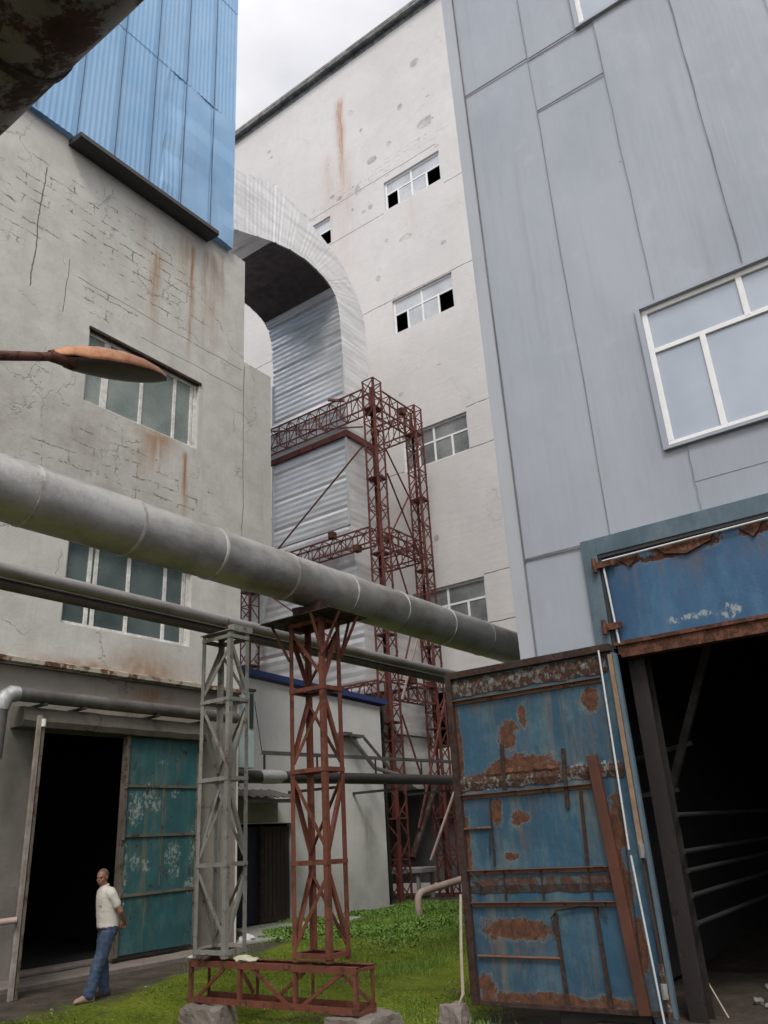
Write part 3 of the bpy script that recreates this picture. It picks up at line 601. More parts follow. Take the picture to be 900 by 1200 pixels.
for i, h in enumerate(holes):
    b = MB(); b.room(TX+.3, TX+(3 if i < 6 else 1.1), h[0]-.3, h[1]+.3, h[2]-.3, h[3]+.3, ('x0',)); b.build('interior', MT['dark'] if i < 6 else MT['painted_shade_wall'], tb)
def cells_full(a, b, c, d, opens):
    r = []
    xs = [a+.01, a+.92, a+1.85, a+2.72, b-.01]; zt = c+(d-c)*.58
    for i in range(4):
        if i not in opens: r.append((xs[i], xs[i+1], c+.01, zt))
    r.append((a+.01, b-.01, zt, d-.01)); return r, xs, zt
for i, (h, op, gm) in enumerate([(holes[0], (0, 3), 'glass_tall'), (holes[1], (0, 3), 'glass_tall'), (holes[2], (), 'glass_dim'), (holes[3], (), 'glass_dim'), (holes[4], (0,), 'glass_tall')]):
    cells, xs, zt = cells_full(*h, op)
    lab = ['topmost window with open end sashes', 'second window down with open end sashes', 'third window down, all sashes shut', 'lowest of the wide windows, dark panes', 'window beside the duct elbow'][i]
    window(tb, 'X', TX, *h, [(xs[1], h[2], zt), (xs[2], h[2], h[3]), (xs[3], h[2], zt)], [(zt, h[0], h[1])], .10, MT['white_frame'], MT[gm], cells, rec=.12, label=lab)
window(tb, 'X', TX, *holes[5], [(18.0, holes[5][2], holes[5][3])], [], .16, MT['white_frame'], MT['glass_dim'], [(18.0, 18.4, 5.1, 7.4)], rec=.1, label='dark window with a pale post near the base')
# concrete bench slab near the foot
b = MB(); b.box(25.0, 26.2, 16.9, 19.2, .78, .95); [b.box(x, x+.12, y, y+.12, -.05, .78) for x in (25.1, 25.95) for y in (17.1, 18.9)]
tag(b.build('concrete_bench', MT['slab'], bevel=.02), 'low mossy concrete slab on legs in the dark under the lattice towers', 'slab')

# ------------------------------------------------------------------ white annex
ax_ = thing('annex_building', (18, 16.2, 0), 'low white rendered annex with a blue roof edge and dark doorway', 'building')
b = MB(); z0r, z1r = 6.36, 6.05
b.wall('Y', 16.2, 13.43, 22.1, -.1, 6.0, [(15.4, 17.85, .05, 2.48)], .3); b.build('wall', MT['annex_wall'], ax_)
b = MB(); b.quad((22.1,16.2,-.1),(22.1,19.5,-.1),(22.1,19.5,6.4),(22.1,16.2,6.05)); b.quad((13.43,16.2,6.0),(22.1,16.2,6.0),(22.1,16.2,6.05),(13.43,16.2,6.4)); b.build('side_wall', MT['annex_wall'], ax_)
b = MB(); b.prism([(13.43, 16.06, 6.62), (22.4, 16.06, 6.28), (22.4, 16.06, 6.12), (13.43, 16.06, 6.45)], (0, 4.5, .0)); b.build('roof', MT['blue_fascia'], ax_)
b = MB(); b.room(15.0, 18.2, 16.5, 19.2, .03, 3.0, ('y0',)); b.build('interior', MT['dark'], ax_)
b = MB(); b.box(16.72, 17.78, 16.38, 16.43, .08, 2.40)
for k in range(6): b.box(16.80+k*.16, 16.84+k*.16, 16.362, 16.379, .2, 2.3)
dd = b.build('door', m_simple('brown_door', (.055, .038, .034), .7, var=.5), ax_); dd['label'] = 'dark brown boarded door'
b = MB(); b.box(15.5, 16.56, 16.38, 16.43, .08, 2.40); dd = b.build('door', m_simple('navy_door', (.012, .016, .03), .5), ax_); dd['label'] = 'near black door half'
MB().box(16.60, 16.69, 16.30, 16.42, .05, 2.48).build('door_post', MT['rust_dark'], ax_)
b = MB(); b.box(13.5, 16.9, 15.95, 16.19, 2.5, 3.05); b.build('lintel', MT['left_low'], ax_, bevel=.02)
b = MB()
for k in range(18):
    x = 14.2+k*.15; b.quad((x, 15.1, 3.04+(.05 if k % 2 else 0)), (x+.15, 15.1, 3.04+(0 if k % 2 else .05)), (x+.15, 16.18, 3.30+(0 if k % 2 else .05)), (x, 16.18, 3.30+(.05 if k % 2 else 0)))
b.box(14.2, 16.9, 15.14, 15.2, 2.93, 3.02); b.build('canopy', MT['pipe_grey'], ax_)
b = MB(); b.tube([(20.2, 16.0, 4.95), (21.0, 15.7, 4.0), (21.6, 15.2, 3.75)], .07, 8); b.tube([(20.9, 16.0, 4.95), (21.8, 15.7, 4.0)], .05, 8); b.box(20.1, 20.75, 15.85, 16.19, 4.92, 5.0)
b.box(19.8, 20.2, 15.9, 16.19, 4.95, 5.05); tag(b.build('bracket', MT['pipe_grey']), 'bent metal outlet bracket on the annex wall above the black pipe', 'bracket')
b = MB()
for zz_ in [3.2+.28*k for k in range(11)]: b.box(22.15, 22.62, 16.5, 16.56, zz_, zz_+.07)
b.box(22.14, 22.2, 16.48, 16.6, 0, 6.2); b.box(22.6, 22.68, 16.48, 16.6, 0, 6.2); b.quad((22.13, 16.75, 0), (22.75, 16.75, 0), (22.75, 16.75, 6.2), (22.13, 16.75, 6.2))
tag(b.build('cable_ladder', MT['black_metal']), 'black upright cable ladder at the far end of the annex', 'cable rack')

# ------------------------------------------------------------------ big silver duct
KD = 1.054
dk = thing('ventilation_duct', (24.2, 20, 3.7), 'large silver corrugated duct arching out of the blue storey and down between red lattice towers', 'duct')
outer = [(12.713, 24.668), (16.053, 25.759), (18.292, 26.708), (19.725, 26.452), (21.072, 26.015), (22.011, 25.664), (22.676, 25.237), (23.321, 24.450), (23.738, 23.767), (23.985, 22.960), (24.023, 21.727), (24.023, 20.493), (24.023, 12.998)]
inner = [(12.713, 21.822), (16.110, 22.922), (18.178, 23.719), (19.165, 23.985), (20.190, 24.089), (20.778, 24.004), (21.252, 23.890), (21.698, 23.681), (21.964, 23.387), (22.163, 22.865), (22.258, 21.727), (22.296, 20.493), (22.296, 12.998)]
DY0, DY1 = 17.3, 21.2
def dbuild(b, name, mat):
    for v_ in b.v: v_.x = min(v_.x*KD, 27.95); v_.y *= KD; v_.z = 1.85+(v_.z-1.85)*KD
    return b.build(name, mat, dk)
def stations(out, inn, step):
    r = []
    for i in range(len(out)-1):
        L_ = max((V(out[i+1])-V(out[i])).length, (V(inn[i+1])-V(inn[i])).length); n = max(2, int(L_/step)); n += n % 2
        for k in range(n):
            t_ = k/n; r.append((V(out[i]).lerp(V(out[i+1]), t_), V(inn[i]).lerp(V(inn[i+1]), t_)))
    r.append((V(out[-1]), V(inn[-1]))); return r
def ductmesh(st, yo, mat, name, rib=.015, skip=()):
    b = MB(); vs = []
    for i, (o, n) in enumerate(st):
        y0, y1 = yo(i/(len(st)-1)); e = rib if i % 2 else 0; dr = (o-n).normalized()
        if i % 10 == 0: e = -rib*1.9
        o2, n2 = o+dr*e, n-dr*e; jit = .012*mnoise.noise((i*1.7, 0, 0))
        es = max(e, 0)*.4; vs += [(n2.x, y0-es+jit, n2.y), (o2.x, y0-es+jit, o2.y), (o2.x, y1+e, o2.y), (n2.x, y1+e, n2.y)]
    fs = [(4*i+j, 4*i+(j+1) % 4, 4*i+4+(j+1) % 4, 4*i+4+j) for i in range(len(st)-1) for j in range(4)]
    b.add(vs, fs); return dbuild(b, name, mat)
st = stations(outer, inner, .125)
ductmesh(st, lambda t_: (DY0, DY1), MT['alu_duct'], 'elbow')
# flared lower hopper
st = stations([(24.02, 13.0), (24.3, 11.0), (25.8, 8.6), (26.6, 7.4)], [(22.3, 13.0), (22.3, 11.0), (22.3, 8.6), (22.3, 6.6)], .16)
ductmesh(st, lambda t_: (DY0-.45*min(1, t_*2.2), DY1+1.5*max(0, t_-.05)), MT['alu_duct'], 'hopper')
st = stations([(26.6, 7.4), (26.6, 5.4)], [(23.4, 6.6), (24.3, 5.4)], .16); ductmesh(st, lambda t_: (17.02, 21.5), MT['alu_duct'], 'hopper')
b = MB(); n_ = 24; vs = []
for i in range(n_+1):           # boot: vertical ribs, rounded bottom
    x = 24.85+(26.6-24.85)*i/n_; yy = 17.2-(.02 if i % 2 else 0); t_ = abs(i/n_-.5)*2; zb = 3.55+.75*(1-math.sqrt(max(0, 1-t_**2)))
    vs += [(x, yy, 5.4), (x, yy, zb), (x, 20.5, zb), (x, 20.5, 5.4)]
b.add(vs, [(4*i+j, 4*i+j+1, 4*i+j+5, 4*i+j+4) for i in range(n_) for j in range(3)]+[(0,1,2,3), tuple(4*n_+j for j in range(4))]); dbuild(b, 'boot', MT['alu_duct'])
b = MB()
for (za, e) in ((16.86, .07),):
    b.box(22.3-e-.05, 24.0+e+.05, DY0-e-.05, DY1+e+.05, za-.12, za+.12)
fl = dbuild(b, 'flange', MT['red_lattice']); fl['label'] = 'dark red flange band round the upright duct'
st = stations([(24.12, 18.6), (24.12, 17.0)], [(22.18, 18.6), (22.18, 17.0)], .15); ductmesh(st, lambda t_: (DY0-.12, DY1+.1), MT['alu_duct'], 'collar')
for y_ in (DY0-.06, DY1-.02):
    b = MB(); b.box(22.24, 22.30, y_, y_+.09, 13.0, 20.6); dbuild(b, 'corner_strip', MT['conduit'])
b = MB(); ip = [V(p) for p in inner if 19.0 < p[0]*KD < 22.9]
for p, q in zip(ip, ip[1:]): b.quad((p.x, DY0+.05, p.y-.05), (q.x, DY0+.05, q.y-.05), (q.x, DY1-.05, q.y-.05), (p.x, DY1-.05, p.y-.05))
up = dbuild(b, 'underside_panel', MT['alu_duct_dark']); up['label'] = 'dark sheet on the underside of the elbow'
# smooth white panel left of hopper
b = MB(); b.prism([(22.2, 21.55, 11.1), (22.2, 23.6, 12.2), (22.2, 23.6, 6.6), (22.2, 22.5, 7.5)], (.1, 0, 0)); dbuild(b, 'side_panel', MT['white_frame'])

# ------------------------------------------------------------------ red lattice towers round the duct
lt = thing('lattice_tower_frame', (22.84, 16.2, 0), 'rust red welded lattice towers and cross trusses caging the silver duct', 'scaffold')
def lat_col(x, y, w_, z0, z1, parent, step=.62):
    c = MB(); r = .034
    for dx in (0, w_):
        for dy in (0, w_): c.ang((x+dx, y+dy, z0), (x+dx, y+dy, z1), .085, .018, (1 if dx == 0 else -1, 0, 0), (0, 1 if dy == 0 else -1, 0))
    col_ = c.build('column', MT['red_lattice'], parent)
    l = MB(); z = z0+.1; k = 0; cs = [(0,0),(w_,0),(w_,w_),(0,w_)]
    while z+step <= z1+.05:
        for i in range(4):
            a, b_ = cs[i], cs[(i+1) % 4]
            if k % 2: a, b_ = b_, a
            l.beam((x+a[0], y+a[1], z), (x+b_[0], y+b_[1], z+step), .016, .045)
            if k % 2 == 0: l.beam((x+a[0], y+a[1], z), (x+b_[0], y+b_[1], z), .016, .045)
        if k % 5 == 4: l.box(x, x+w_, y, y+w_, z-.02, z+.03)
        z += step; k += 1
    for i in range(4): l.beam((x+cs[i][0], y+cs[i][1], z1), (x+cs[(i+1) % 4][0], y+cs[(i+1) % 4][1], z1), .02, .05)
    q = l.build('lacing', MT['red_lattice'], parent); q.parent = col_; return col_
def lat_beam(p, q, h, wv, parent, step=.6):
    p, q, wv = V(p), V(q), V(wv); L_ = (q-p).length; d = (q-p)/L_; n = max(2, round(L_/step)); up_ = V((0,0,h))
    m = MB()
    for off in (V((0,0,0)), wv):
        for u_ in (V((0,0,0)), up_): m.beam(p+off+u_, q+off+u_, .055, .055)
        for k in range(n):
            a = p+off+d*(L_*k/n); b_ = p+off+d*(L_*(k+1)/n)
            m.beam(a, a+up_, .03, .03)
            if k % 2: m.beam(a+up_, b_, .03, .03)
            else: m.beam(a, b_+up_, .03, .03)
    for k in range(n+1):
        a = p+d*(L_*k/n); m.beam(a, a+wv, .03, .03); m.beam(a+up_, a+wv+up_, .03, .03)
        if k < n: m.beam(a+up_, a+wv+up_+d*(L_/n), .025, .025)
    return m.build('beam', MT['red_lattice'], parent)
W_ = .58
AX, BX, FYY, CY = 22.84, 25.8, 16.22, 23.1
for (x, y) in ((AX, FYY), (BX, FYY), (AX, CY), (BX, CY)): lat_col(x, y, W_, -.05, 19.3, lt)
for z in (18.0, 12.3, 6.5):
    h = .95 if z > 15 else .62
    lat_beam((AX, FYY+W_, z), (AX, CY, z), h, (.45, 0, 0), lt)
    lat_beam((AX+W_, FYY+.05, z), (BX, FYY+.05, z), h, (0, .45, 0), lt)
    if z > 10: lat_beam((BX, FYY+W_, z), (BX, CY, z), h, (.45, 0, 0), lt)
def brace(p, q, r, mat='red_lattice'): return MB().beam(p, q, r, r).build('brace', MT[mat], lt)
for p, q in [((AX+W_, FYY, 16.3), (BX, FYY, 13.6)), ((AX+W_, FYY, 12.6), (BX, FYY, 16.0)), ((AX+W_+.02, FYY, 15.2), (BX-.4, FYY, 12.2)), ((AX-.06, FYY+W_, 16.4), (AX-.06, CY-1.2, 12.9)), ((AX-.06, FYY+W_, 17.2), (AX-.06, CY-1, 18.9)), ((AX-.06, CY, 12.2), (AX-.06, FYY+W_+.9, 8.2)),
             ((AX+W_, FYY-.05, 12.2), (BX, FYY-.05, 6.9)), ((AX+W_, FYY-.06, 7.1), (BX, FYY-.06, 12.2)), ((AX+W_, FYY, 5.9), (BX, FYY, .9))]: brace(p, q, .05)
for p, q, m_ in [((AX+.5, FYY-.1, 6.4), (AX+2.2, FYY-.1, 9.6), 'pipe_pink'), ((23.6, 15.95, 2.2), (25.9, 15.95, 6.6), 'red_lattice'), ((24.1, 15.9, 1.2), (26.4, 15.9, 3.9), 'pipe_pink')]: brace(p, q, .06, m_)
b = MB(); b.tube([(23.2, 16.0, 1.3), (25.0, 16.0, 3.7)], .11, 10); b.build('brace', MT['rust_dark'], lt, smooth=True)
for p in ((23.3, 16.6, 17.1), (23.42, 16.9, 18.2), (24.9, 16.3, 18.6), (23.5, 16.4, 12.5), (25.7, 16.4, 7.2), (AX, 18.6, 13.05), (AX, 17.4, 12.2), (24.2, 16.2, 7.2)):
    MB().box(p[0]-.14, p[0]+.14, p[1]-.12, p[1]+.12, p[2]-.14, p[2]+.14).build('gusset_box', MT['rust'], lt, bevel=.02)
brace((AX-.35, 18.3, 18.9), (AX+.2, 17.9, 18.95), .1)

# ------------------------------------------------------------------ grey clad building, right
GX, GY = 9.75, 4.65
gb = thing('clad_building', (GX, 2, 0), 'grey sheet clad building filling the right side above a blue framed doorway', 'building')
def sheet(b, y0, y1, z0, z1, off, holes=()):
    """one sheet with a folded edge, cut round the holes"""
    ys = sorted({y0, y1, *[h[k] for h in holes for k in (0, 1) if y0 < h[k] < y1]}); zs = sorted({z0, z1, *[h[k] for h in holes for k in (2, 3) if z0 < h[k] < z1]})
    for a, c in zip(ys, ys[1:]):
        for d, e in zip(zs, zs[1:]):
            if any(h[0] < (a+c)/2 < h[1] and h[2] < (d+e)/2 < h[3] for h in holes): continue
            na = max(1, round((c-a)/.3)); nz_ = max(1, round((e-d)/.5)); base = len(b.v)
            for i in range(na+1):
                for j in range(nz_+1):
                    y = a+(c-a)*i/na; z = d+(e-d)*j/nz_; w1 = 0
                    if 0 < i < na and 0 < j < nz_: w1 = .008*mnoise.noise((y*1.1, z*.6, off*100))
                    b.v.append(V((GX-.02-off+w1+.012*(y1-y)/(y1-y0), y, z)))
            for i in range(na):
                for j in range(nz_): b.f.append((base+i*(nz_+1)+j, base+(i+1)*(nz_+1)+j, base+(i+1)*(nz_+1)+j+1, base+i*(nz_+1)+j+1))
WR = (-.25, 2.31, 6.33, 8.43); WU = (-.25, 2.31, 14.12, 16.2); OP = (-1.05, 3.64, -.3, 5.33)
H_ = [WR, WU, OP]
b = MB(); ed = [4.65, 4.5, 3.26, 2.09, .93, -.23, -1.4, -2.6, -3.8, -5.]
for i in range(len(ed)-1):
    y1, y0 = ed[i], ed[i+1]
    zb = [-.2, 5.34, 14.12, 18.2, 22.5] if i <= 1 else ([-.2, 12.86, 14.1, 18.6, 22.5] if i == 2 else [-.2, 5.8, 14.6, 19, 22.5])
    for j in range(len(zb)-1): sheet(b, y0-.03, y1, zb[j]-.03, zb[j+1], .006*((i+j) % 3), H_)
b.build('cladding', MT['grey_clad'], gb)
b = MB()
for i, y in enumerate(ed[1:-1]):
    for (z0, z1) in ([(5.34, 22)] if y > 3.7 else [(5.33, 6.31), (8.5, 14.05), (16.3, 22)] if -.25 < y < 2.31 else [(5.35, 22)]):
        if i == 1: z1 = 22
        n = 14; pp = [(GX-.047, y+.008*math.sin(k*1.7+i)-.012*mnoise.noise((k*.4, i, 0)), z0+(z1-z0)*k/n) for k in range(n+1)]
        b = MB(); b.tube(pp, .0036, 6); b.build('sheet_seam', MT['seam'], gb)
for (z, y0, y1) in ((14.12, 3.26, 4.5), (14.08, 2.3, 3.24), (12.86, 2.1, 3.25), (5.33, 3.66, 4.5)): b = MB(); b.beam((GX-.05, y0, z), (GX-.05, y1, z+.01), .012, .02); b.build('sheet_seam', MT['seam'], gb)
b = MB(); b.box(GX-.035, GX+.2, GY-.13, GY+.10, -.2, 22.5); b.build('corner_trim', MT['grey_trim'], gb)
b = MB(); b.beam((GX-.045, GY-.135, -.1), (GX-.045, GY-.135, 22.4), .012, .015); b.build('corner_joint', MT['seam'], gb)
b = MB(); b.quad((GX+.2, GY+.08, -.2), (34, GY+.08, -.2), (34, GY+.08, 22.5), (GX+.2, GY+.08, 22.5)); b.quad((GX, GY, 22.5), (34, GY, 22.5), (34, -20, 22.5), (GX, -20, 22.5)); b.quad((GX, -5, -.2), (GX, -20, -.2), (GX, -20, 22.5), (GX, -5, 22.5)); b.build('side_wall', MT['grey_clad'], gb)
for h, lab in ((WR, 'white framed window with sky reflections painted into the panes'), (WU, 'upper white framed window at the picture top')):
    b = MB(); y0, y1, z0, z1 = h; e = .06
    b.box(GX-.085, GX+.12, y0-e, y1+e, z1, z1+.045); b.box(GX-.085, GX+.12, y0-e, y1+e, z0-.045, z0); b.box(GX-.085, GX+.12, y1, y1+e, z0, z1); b.box(GX-.085, GX+.12, y0-e, y0, z0, z1)
    b.build('window_surround', MT['grey_clad'], gb)
    zt = z0+1.43; window(gb, 'X', GX, y0+.0, y1-.0, z0, z1, [(1.03, zt, z1), (1.61, z0, zt), (.45, z0, zt)], [(zt, y0, y1)], .075, MT['white_frame'], MT['glass_painted_sky'], rec=-.02, label=lab, dt=.07)
    b = MB(); b.quad((GX+.1, y0, z0), (GX+.1, y1, z0), (GX+.1, y1, z1), (GX+.1, y0, z1)); b.build('interior', MT['dark'], gb)
b = MB(); b.box(GX-.09, GX+.1, 3.70, GY+.12, -.3, .28); b.build('dark_gap_fill', MT['gap_dark'], gb, bevel=.01)  # added dark box, stands in for the black gap below the door leaf
# doorway frame, transom panel, lintel beam
b = MB(); b.box(GX-.10, GX+.05, 3.46, 3.66, -.15, 5.36); b.box(GX-.10, GX+.05, -1.05, 3.46, 5.13, 5.36); b.box(GX-.10, GX+.05, -1.08, -.88, -.15, 5.13); fr = b.build('door_frame', MT['frame_blue'], gb, bevel=.006)
b = MB(); b.box(GX-.045, GX-.005, -.88, 3.46, 3.97, 5.13); b.build('transom_panel', MT['transom_blue'], gb)
b = MB(); b.box(GX-.085, GX-.05, -.88, 3.455, 5.085, 5.128); b.box(GX-.075, GX-.05, 3.415, 3.455, 3.9, 5.08); b.build('transom_seal', MT['black_metal'], gb)
b = MB(); b.tube([(GX-.10, 3.40, 5.03), (GX-.10, -.88, 5.09)], .014, 8); b.tube([(GX-.10, 3.40, 5.02), (GX-.10, 3.36, 3.95)], .014, 8); b.build('conduit', MT['conduit'], gb, smooth=True)
b = MB(); b.box(GX-.10, GX+.06, -.9, 3.43, 3.93, 3.975); b.box(GX-.07, GX-.04, -.9, 3.40, 3.82, 3.93); b.box(GX-.10, GX+.06, -.9, 3.36, 3.775, 3.82); b.build('lintel_beam', MT['rust'], gb)
for z, w1 in ((4.98, .26), (4.02+.15, .22)):
    b = MB(); b.box(GX-.14, GX-.101, 3.5-w1, 3.53, z-.04, z+.04); b.tube([(GX-.15, 3.5, z-.09), (GX-.15, 3.5, z+.09)], .03, 8); b.build('hinge', MT['rust'], gb)
b = MB(); 
for (a, c, z, q) in ((2.72, 2.0, 4.98, .10), (3.2, 2.95, 4.94, .05), (1.72, 1.45, 4.97, .08)):
    b.prism([(GX-.06, a, z+.07), (GX-.06, c, z+.1), (GX-.075, c+.06, z), (GX-.09, (a+c)/2, z-q), (GX-.07, a-.1, z-.03)], (.012, 0, 0))
b.build('peeling_rust', MT['rust'], gb)
# interior room, jamb column, brace and rails
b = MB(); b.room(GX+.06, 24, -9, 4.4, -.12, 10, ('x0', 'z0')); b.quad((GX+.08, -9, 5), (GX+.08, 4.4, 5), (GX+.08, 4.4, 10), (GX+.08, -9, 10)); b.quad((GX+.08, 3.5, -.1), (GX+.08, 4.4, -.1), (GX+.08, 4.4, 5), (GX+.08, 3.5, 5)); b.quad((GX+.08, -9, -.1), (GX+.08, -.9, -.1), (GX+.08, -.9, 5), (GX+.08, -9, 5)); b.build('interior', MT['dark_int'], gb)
b = MB(); b.box(9.86, 10.10, 3.28, 3.36, -.1, 3.9); b.box(9.86, 9.88, 3.16, 3.28, -.1, 3.9); b.box(10.08, 10.10, 3.16, 3.28, -.1, 3.9); b.build('jamb_column', MT['jamb'], gb)
b = MB(); b.beam((12, 2.9, 4.2), (12, 3.98, 1.9), .10, .09); b.beam((12.05, 3.4, 2.9), (12.05, 4.35, 2.75), .06, .06); b.beam((12.05, 3.7, 2.3), (12.05, 4.35, 2.25), .06, .06); b.build('brace', MT['pipe_grey'], gb)
b = MB()
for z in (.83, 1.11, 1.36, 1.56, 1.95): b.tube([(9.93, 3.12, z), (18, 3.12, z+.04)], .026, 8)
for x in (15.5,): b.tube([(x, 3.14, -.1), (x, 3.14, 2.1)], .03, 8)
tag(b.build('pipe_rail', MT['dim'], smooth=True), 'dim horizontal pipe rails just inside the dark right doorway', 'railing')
b = MB(); b.tube([(10.25, 3.40, .8), (10.3, 3.3, .35), (10.2, 3.05, -.1)], .009, 6); tag(b.build('wire', MT['pale_wood'], smooth=True), 'thin stiff wire leaning at the foot of the right door jamb', 'wire')
rr = random.Random(4)
for k in range(14):
    x, y = rr.uniform(9.9, 12), rr.uniform(1.9, 3.1); r_ = rr.uniform(.025, .07); m = MB(); m.ball((x, y, -.09+r_*.4), (r_*1.3, r_, r_*.6), 7, 5)
    for v_ in m.v: v_ += V((rr.uniform(-1, 1), rr.uniform(-1, 1), rr.uniform(-1, 1)))*r_*.25
    tag(m.build('stone', MT['debris']), 'small pale rubble stone on the floor inside the right doorway', 'stone', 'rubble stones inside the right doorway')

# ------------------------------------------------------------------ big rusted blue door leaf
LX = 9.5
lf = thing('metal_door', (LX, 4.6, 0), 'large battered blue metal door leaf, swung open against the grey clad building, patched with rust', 'door')
b = MB(); ny_, nz_ = 30, 50; y0, y1, z0, z1 = 3.46, 5.70, .05, 3.84
for i in range(ny_+1):
    for j in range(nz_+1):
        y = y0+(y1-y0)*i/ny_; z = z0+(z1-z0)*j/nz_; b.v.append(V((LX+.012*mnoise.noise((y*1.6, z*1.4, 3))+.004*mnoise.noise((y*7, z*7, 1)), y, z)))
for i in range(ny_):
    for j in range(nz_): b.f.append((i*(nz_+1)+j, (i+1)*(nz_+1)+j, (i+1)*(nz_+1)+j+1, i*(nz_+1)+j+1))
b.box(LX+.03, LX+.05, y0, y1, z0, z1); b.build('skin', MT['leaf_blue'], lf)
b = MB(); b.box(LX-.07, LX+.05, 5.70, 5.79, .0, 3.93); b.build('stile', MT['rust_dark'], lf, bevel=.004)
b = MB(); b.box(LX-.08, LX+.05, 3.42, 5.70, 3.84, 3.93); b.build('top_rail', MT['rust_dark'], lf, bevel=.004)
b = MB(); b.box(LX-.04, LX+.05, 3.46, 5.70, .0, .05); b.build('bottom_rail', MT['rust_dark'], lf, bevel=.004)
for (z, a, c) in ((3.55, 3.60, 5.72), (2.35, 3.82, 5.74), (1.46, 3.78, 5.70), (1.10, 3.76, 5.68)):
    b = MB(); b.ang((LX-.015, a, z), (LX-.015, c, z), .055, .008, (-1, 0, 0), (0, 0, -1)); b.build('crossbar', MT['rust_bright'], lf)
b = MB(); b.beam((LX-.09, 3.83, 2.66), (LX-.09, 3.66, .02), .125, .07, side=(1, 0, 0)); tk = b.build('bracing_channel', MT['rust_smooth'], lf, bevel=.006); tk['label'] = 'long red-brown channel leaning across the leaf'
for (ya, za, yb, zb, w1) in ((5.06, 2.38, 5.04, 2.92, .045), (4.25, 2.1, 4.21, 2.78, .045), (5.31, 1.50, 5.29, 2.28, .02), (4.10, 1.48, 4.06, 2.28, .035), (4.56, .05, 4.58, .98, .04), (4.05, .05, 4.08, 1.06, .04), (4.7, 1.12, 4.7, 1.44, .02), (4.1, 1.12, 4.1, 1.44, .02), (5.2, 1.12, 5.2, 1.44, .02)):
    b = MB(); b.beam((LX-.03, ya, za), (LX-.03, yb, zb), w1, .02); b.build('upright', MT['rust_dark'], lf)
for (z, a, c) in ((1.94, 5.31, 5.70), (.515, 4.58, 5.66)):
    b = MB(); b.tube([(LX-.03, a, z), (LX-.03, c, z)], .016, 8); b.build('rod', MT['rust_bright'], lf, smooth=True)
b = MB(); b.tube([(LX-.04, 4.60, .75), (LX-.045, 4.63, .93), (LX-.05, 4.55, 1.01), (LX-.05, 4.25, 1.06), (LX-.05, 4.02, 1.05), (LX-.04, 3.95, .92)], .010, 8); b.build('rod', MT['rust_dark'], lf, smooth=True)
b = MB(); b.tube([(LX-.05, 5.72, 1.5), (LX-.08, 5.5, 1.3), (LX-.05, 5.55, 1.18)], .008, 6); b.tube([(LX-.04, 5.36, 1.62), (LX-.06, 5.33, 1.85), (LX-.04, 5.27, 1.98)], .008, 6); b.build('rod', MT['black_metal'], lf, smooth=True)
def torn(z0, z1, ya, yb, seed, mat):      # ragged strip of peeled sheet
    b = MB(); n = 46; vs = []
    for i in range(n+1):
        y = ya+(yb-ya)*i/n; j = mnoise.noise((y*5, seed, 0)); k = mnoise.noise((y*9, seed, 4))
        vs += [(LX-.012, y, z0+.03*j+.015*k), (LX-.03-.02*abs(k), y, (z0+z1)/2+.02*k), (LX-.014-.015*abs(j), y, z1+.035*k)]
    b.add(vs, [(3*i+j, 3*i+j+1, 3*i+j+4, 3*i+j+3) for i in range(n) for j in range(2)]); return b.build('torn_strip', mat, lf)
torn(2.40, 2.56, 3.5, 5.7, 1, MT['torn']); torn(3.60, 3.82, 3.5, 5.7, 2, MT['torn']); torn(1.20, 1.37, 3.76, 5.68, 3, MT['rust_planks']); torn(2.52, 2.62, 4.3, 5.3, 5, MT['rust'])
b = MB(); b.tube([(LX-.10, 3.545, 3.86), (LX-.10, 3.555, 1.62)], .012, 8); b.tube([(LX-.10, 3.545, 1.56), (LX-.10, 3.47, -.05)], .012, 8); b.build('edge_rod', MT['conduit'], lf, smooth=True)
b = MB(); b.beam((LX-.05, 3.43, 3.80), (LX-.05, 3.43, 1.6), .055, .03); b.build('edge_batten', MT['wood'], lf)
b = MB(); b.beam((LX-.03, 3.375, 3.80), (LX-.03, 3.36, .0), .045, .06); b.build('edge_channel', MT['frame_blue'], lf)
for z in (1.6, .25): MB().tube([(LX-.08, 3.42, z-.07), (LX-.08, 3.42, z+.07)], .035, 8).build('hinge', MT['grey_steel'], lf)
b = MB(); b.beam((LX-.06, 3.42, .5), (LX-.06, 3.40, -.02), .05, .05); b.build('hinge_block', MT['torn'], lf)
b = MB(); b.beam((LX-.055, 3.43, 1.5), (LX-.055, 3.41, .5), .03, .03); b.build('edge_batten', MT['rust_dark'], lf)
MB().beam((LX-.02, 3.56, 3.8), (LX-.02, 3.66, .1), .008, .012).build('panel_joint', MT['black_metal'], lf)

# ------------------------------------------------------------------ blocks and stick
def block(x0, x1, y0, y1, z0, z1, seed, label, mat='stone'):
    bm = bmesh.new(); bmesh.ops.create_cube(bm, size=1.0); bmesh.ops.subdivide_edges(bm, edges=bm.edges, cuts=11, use_grid_fill=True)
    c = V(((x0+x1)/2, (y0+y1)/2, z0)); r_ = random.Random(seed)
    for v in bm.verts:
        p = V((v.co.x*(x1-x0), v.co.y*(y1-y0), (v.co.z+.5)*(z1-z0))); q = p*5+V((seed*3.1, 0, 0)); p += mnoise.noise_vector(q)*.03 + mnoise.noise_vector(q*3.3)*.014
        L_ = V(v.co); cut = max(0, abs(L_.x)+abs(L_.y)+abs(L_.z)-1.15); p -= V((L_.x, L_.y, L_.z))*cut*.16; v.co = p
    me = bpy.data.meshes.new('block'); bm.to_mesh(me); bm.free(); me.materials.append(MT[mat]); o = bpy.data.objects.new('concrete_block', me); COL.objects.link(o); o.location = c; return tag(o, label, 'block')
block(8.18, 8.62, 8.86, 9.52, -.45, -.01, 1, 'rough concrete block under the left end of the red truss beam')
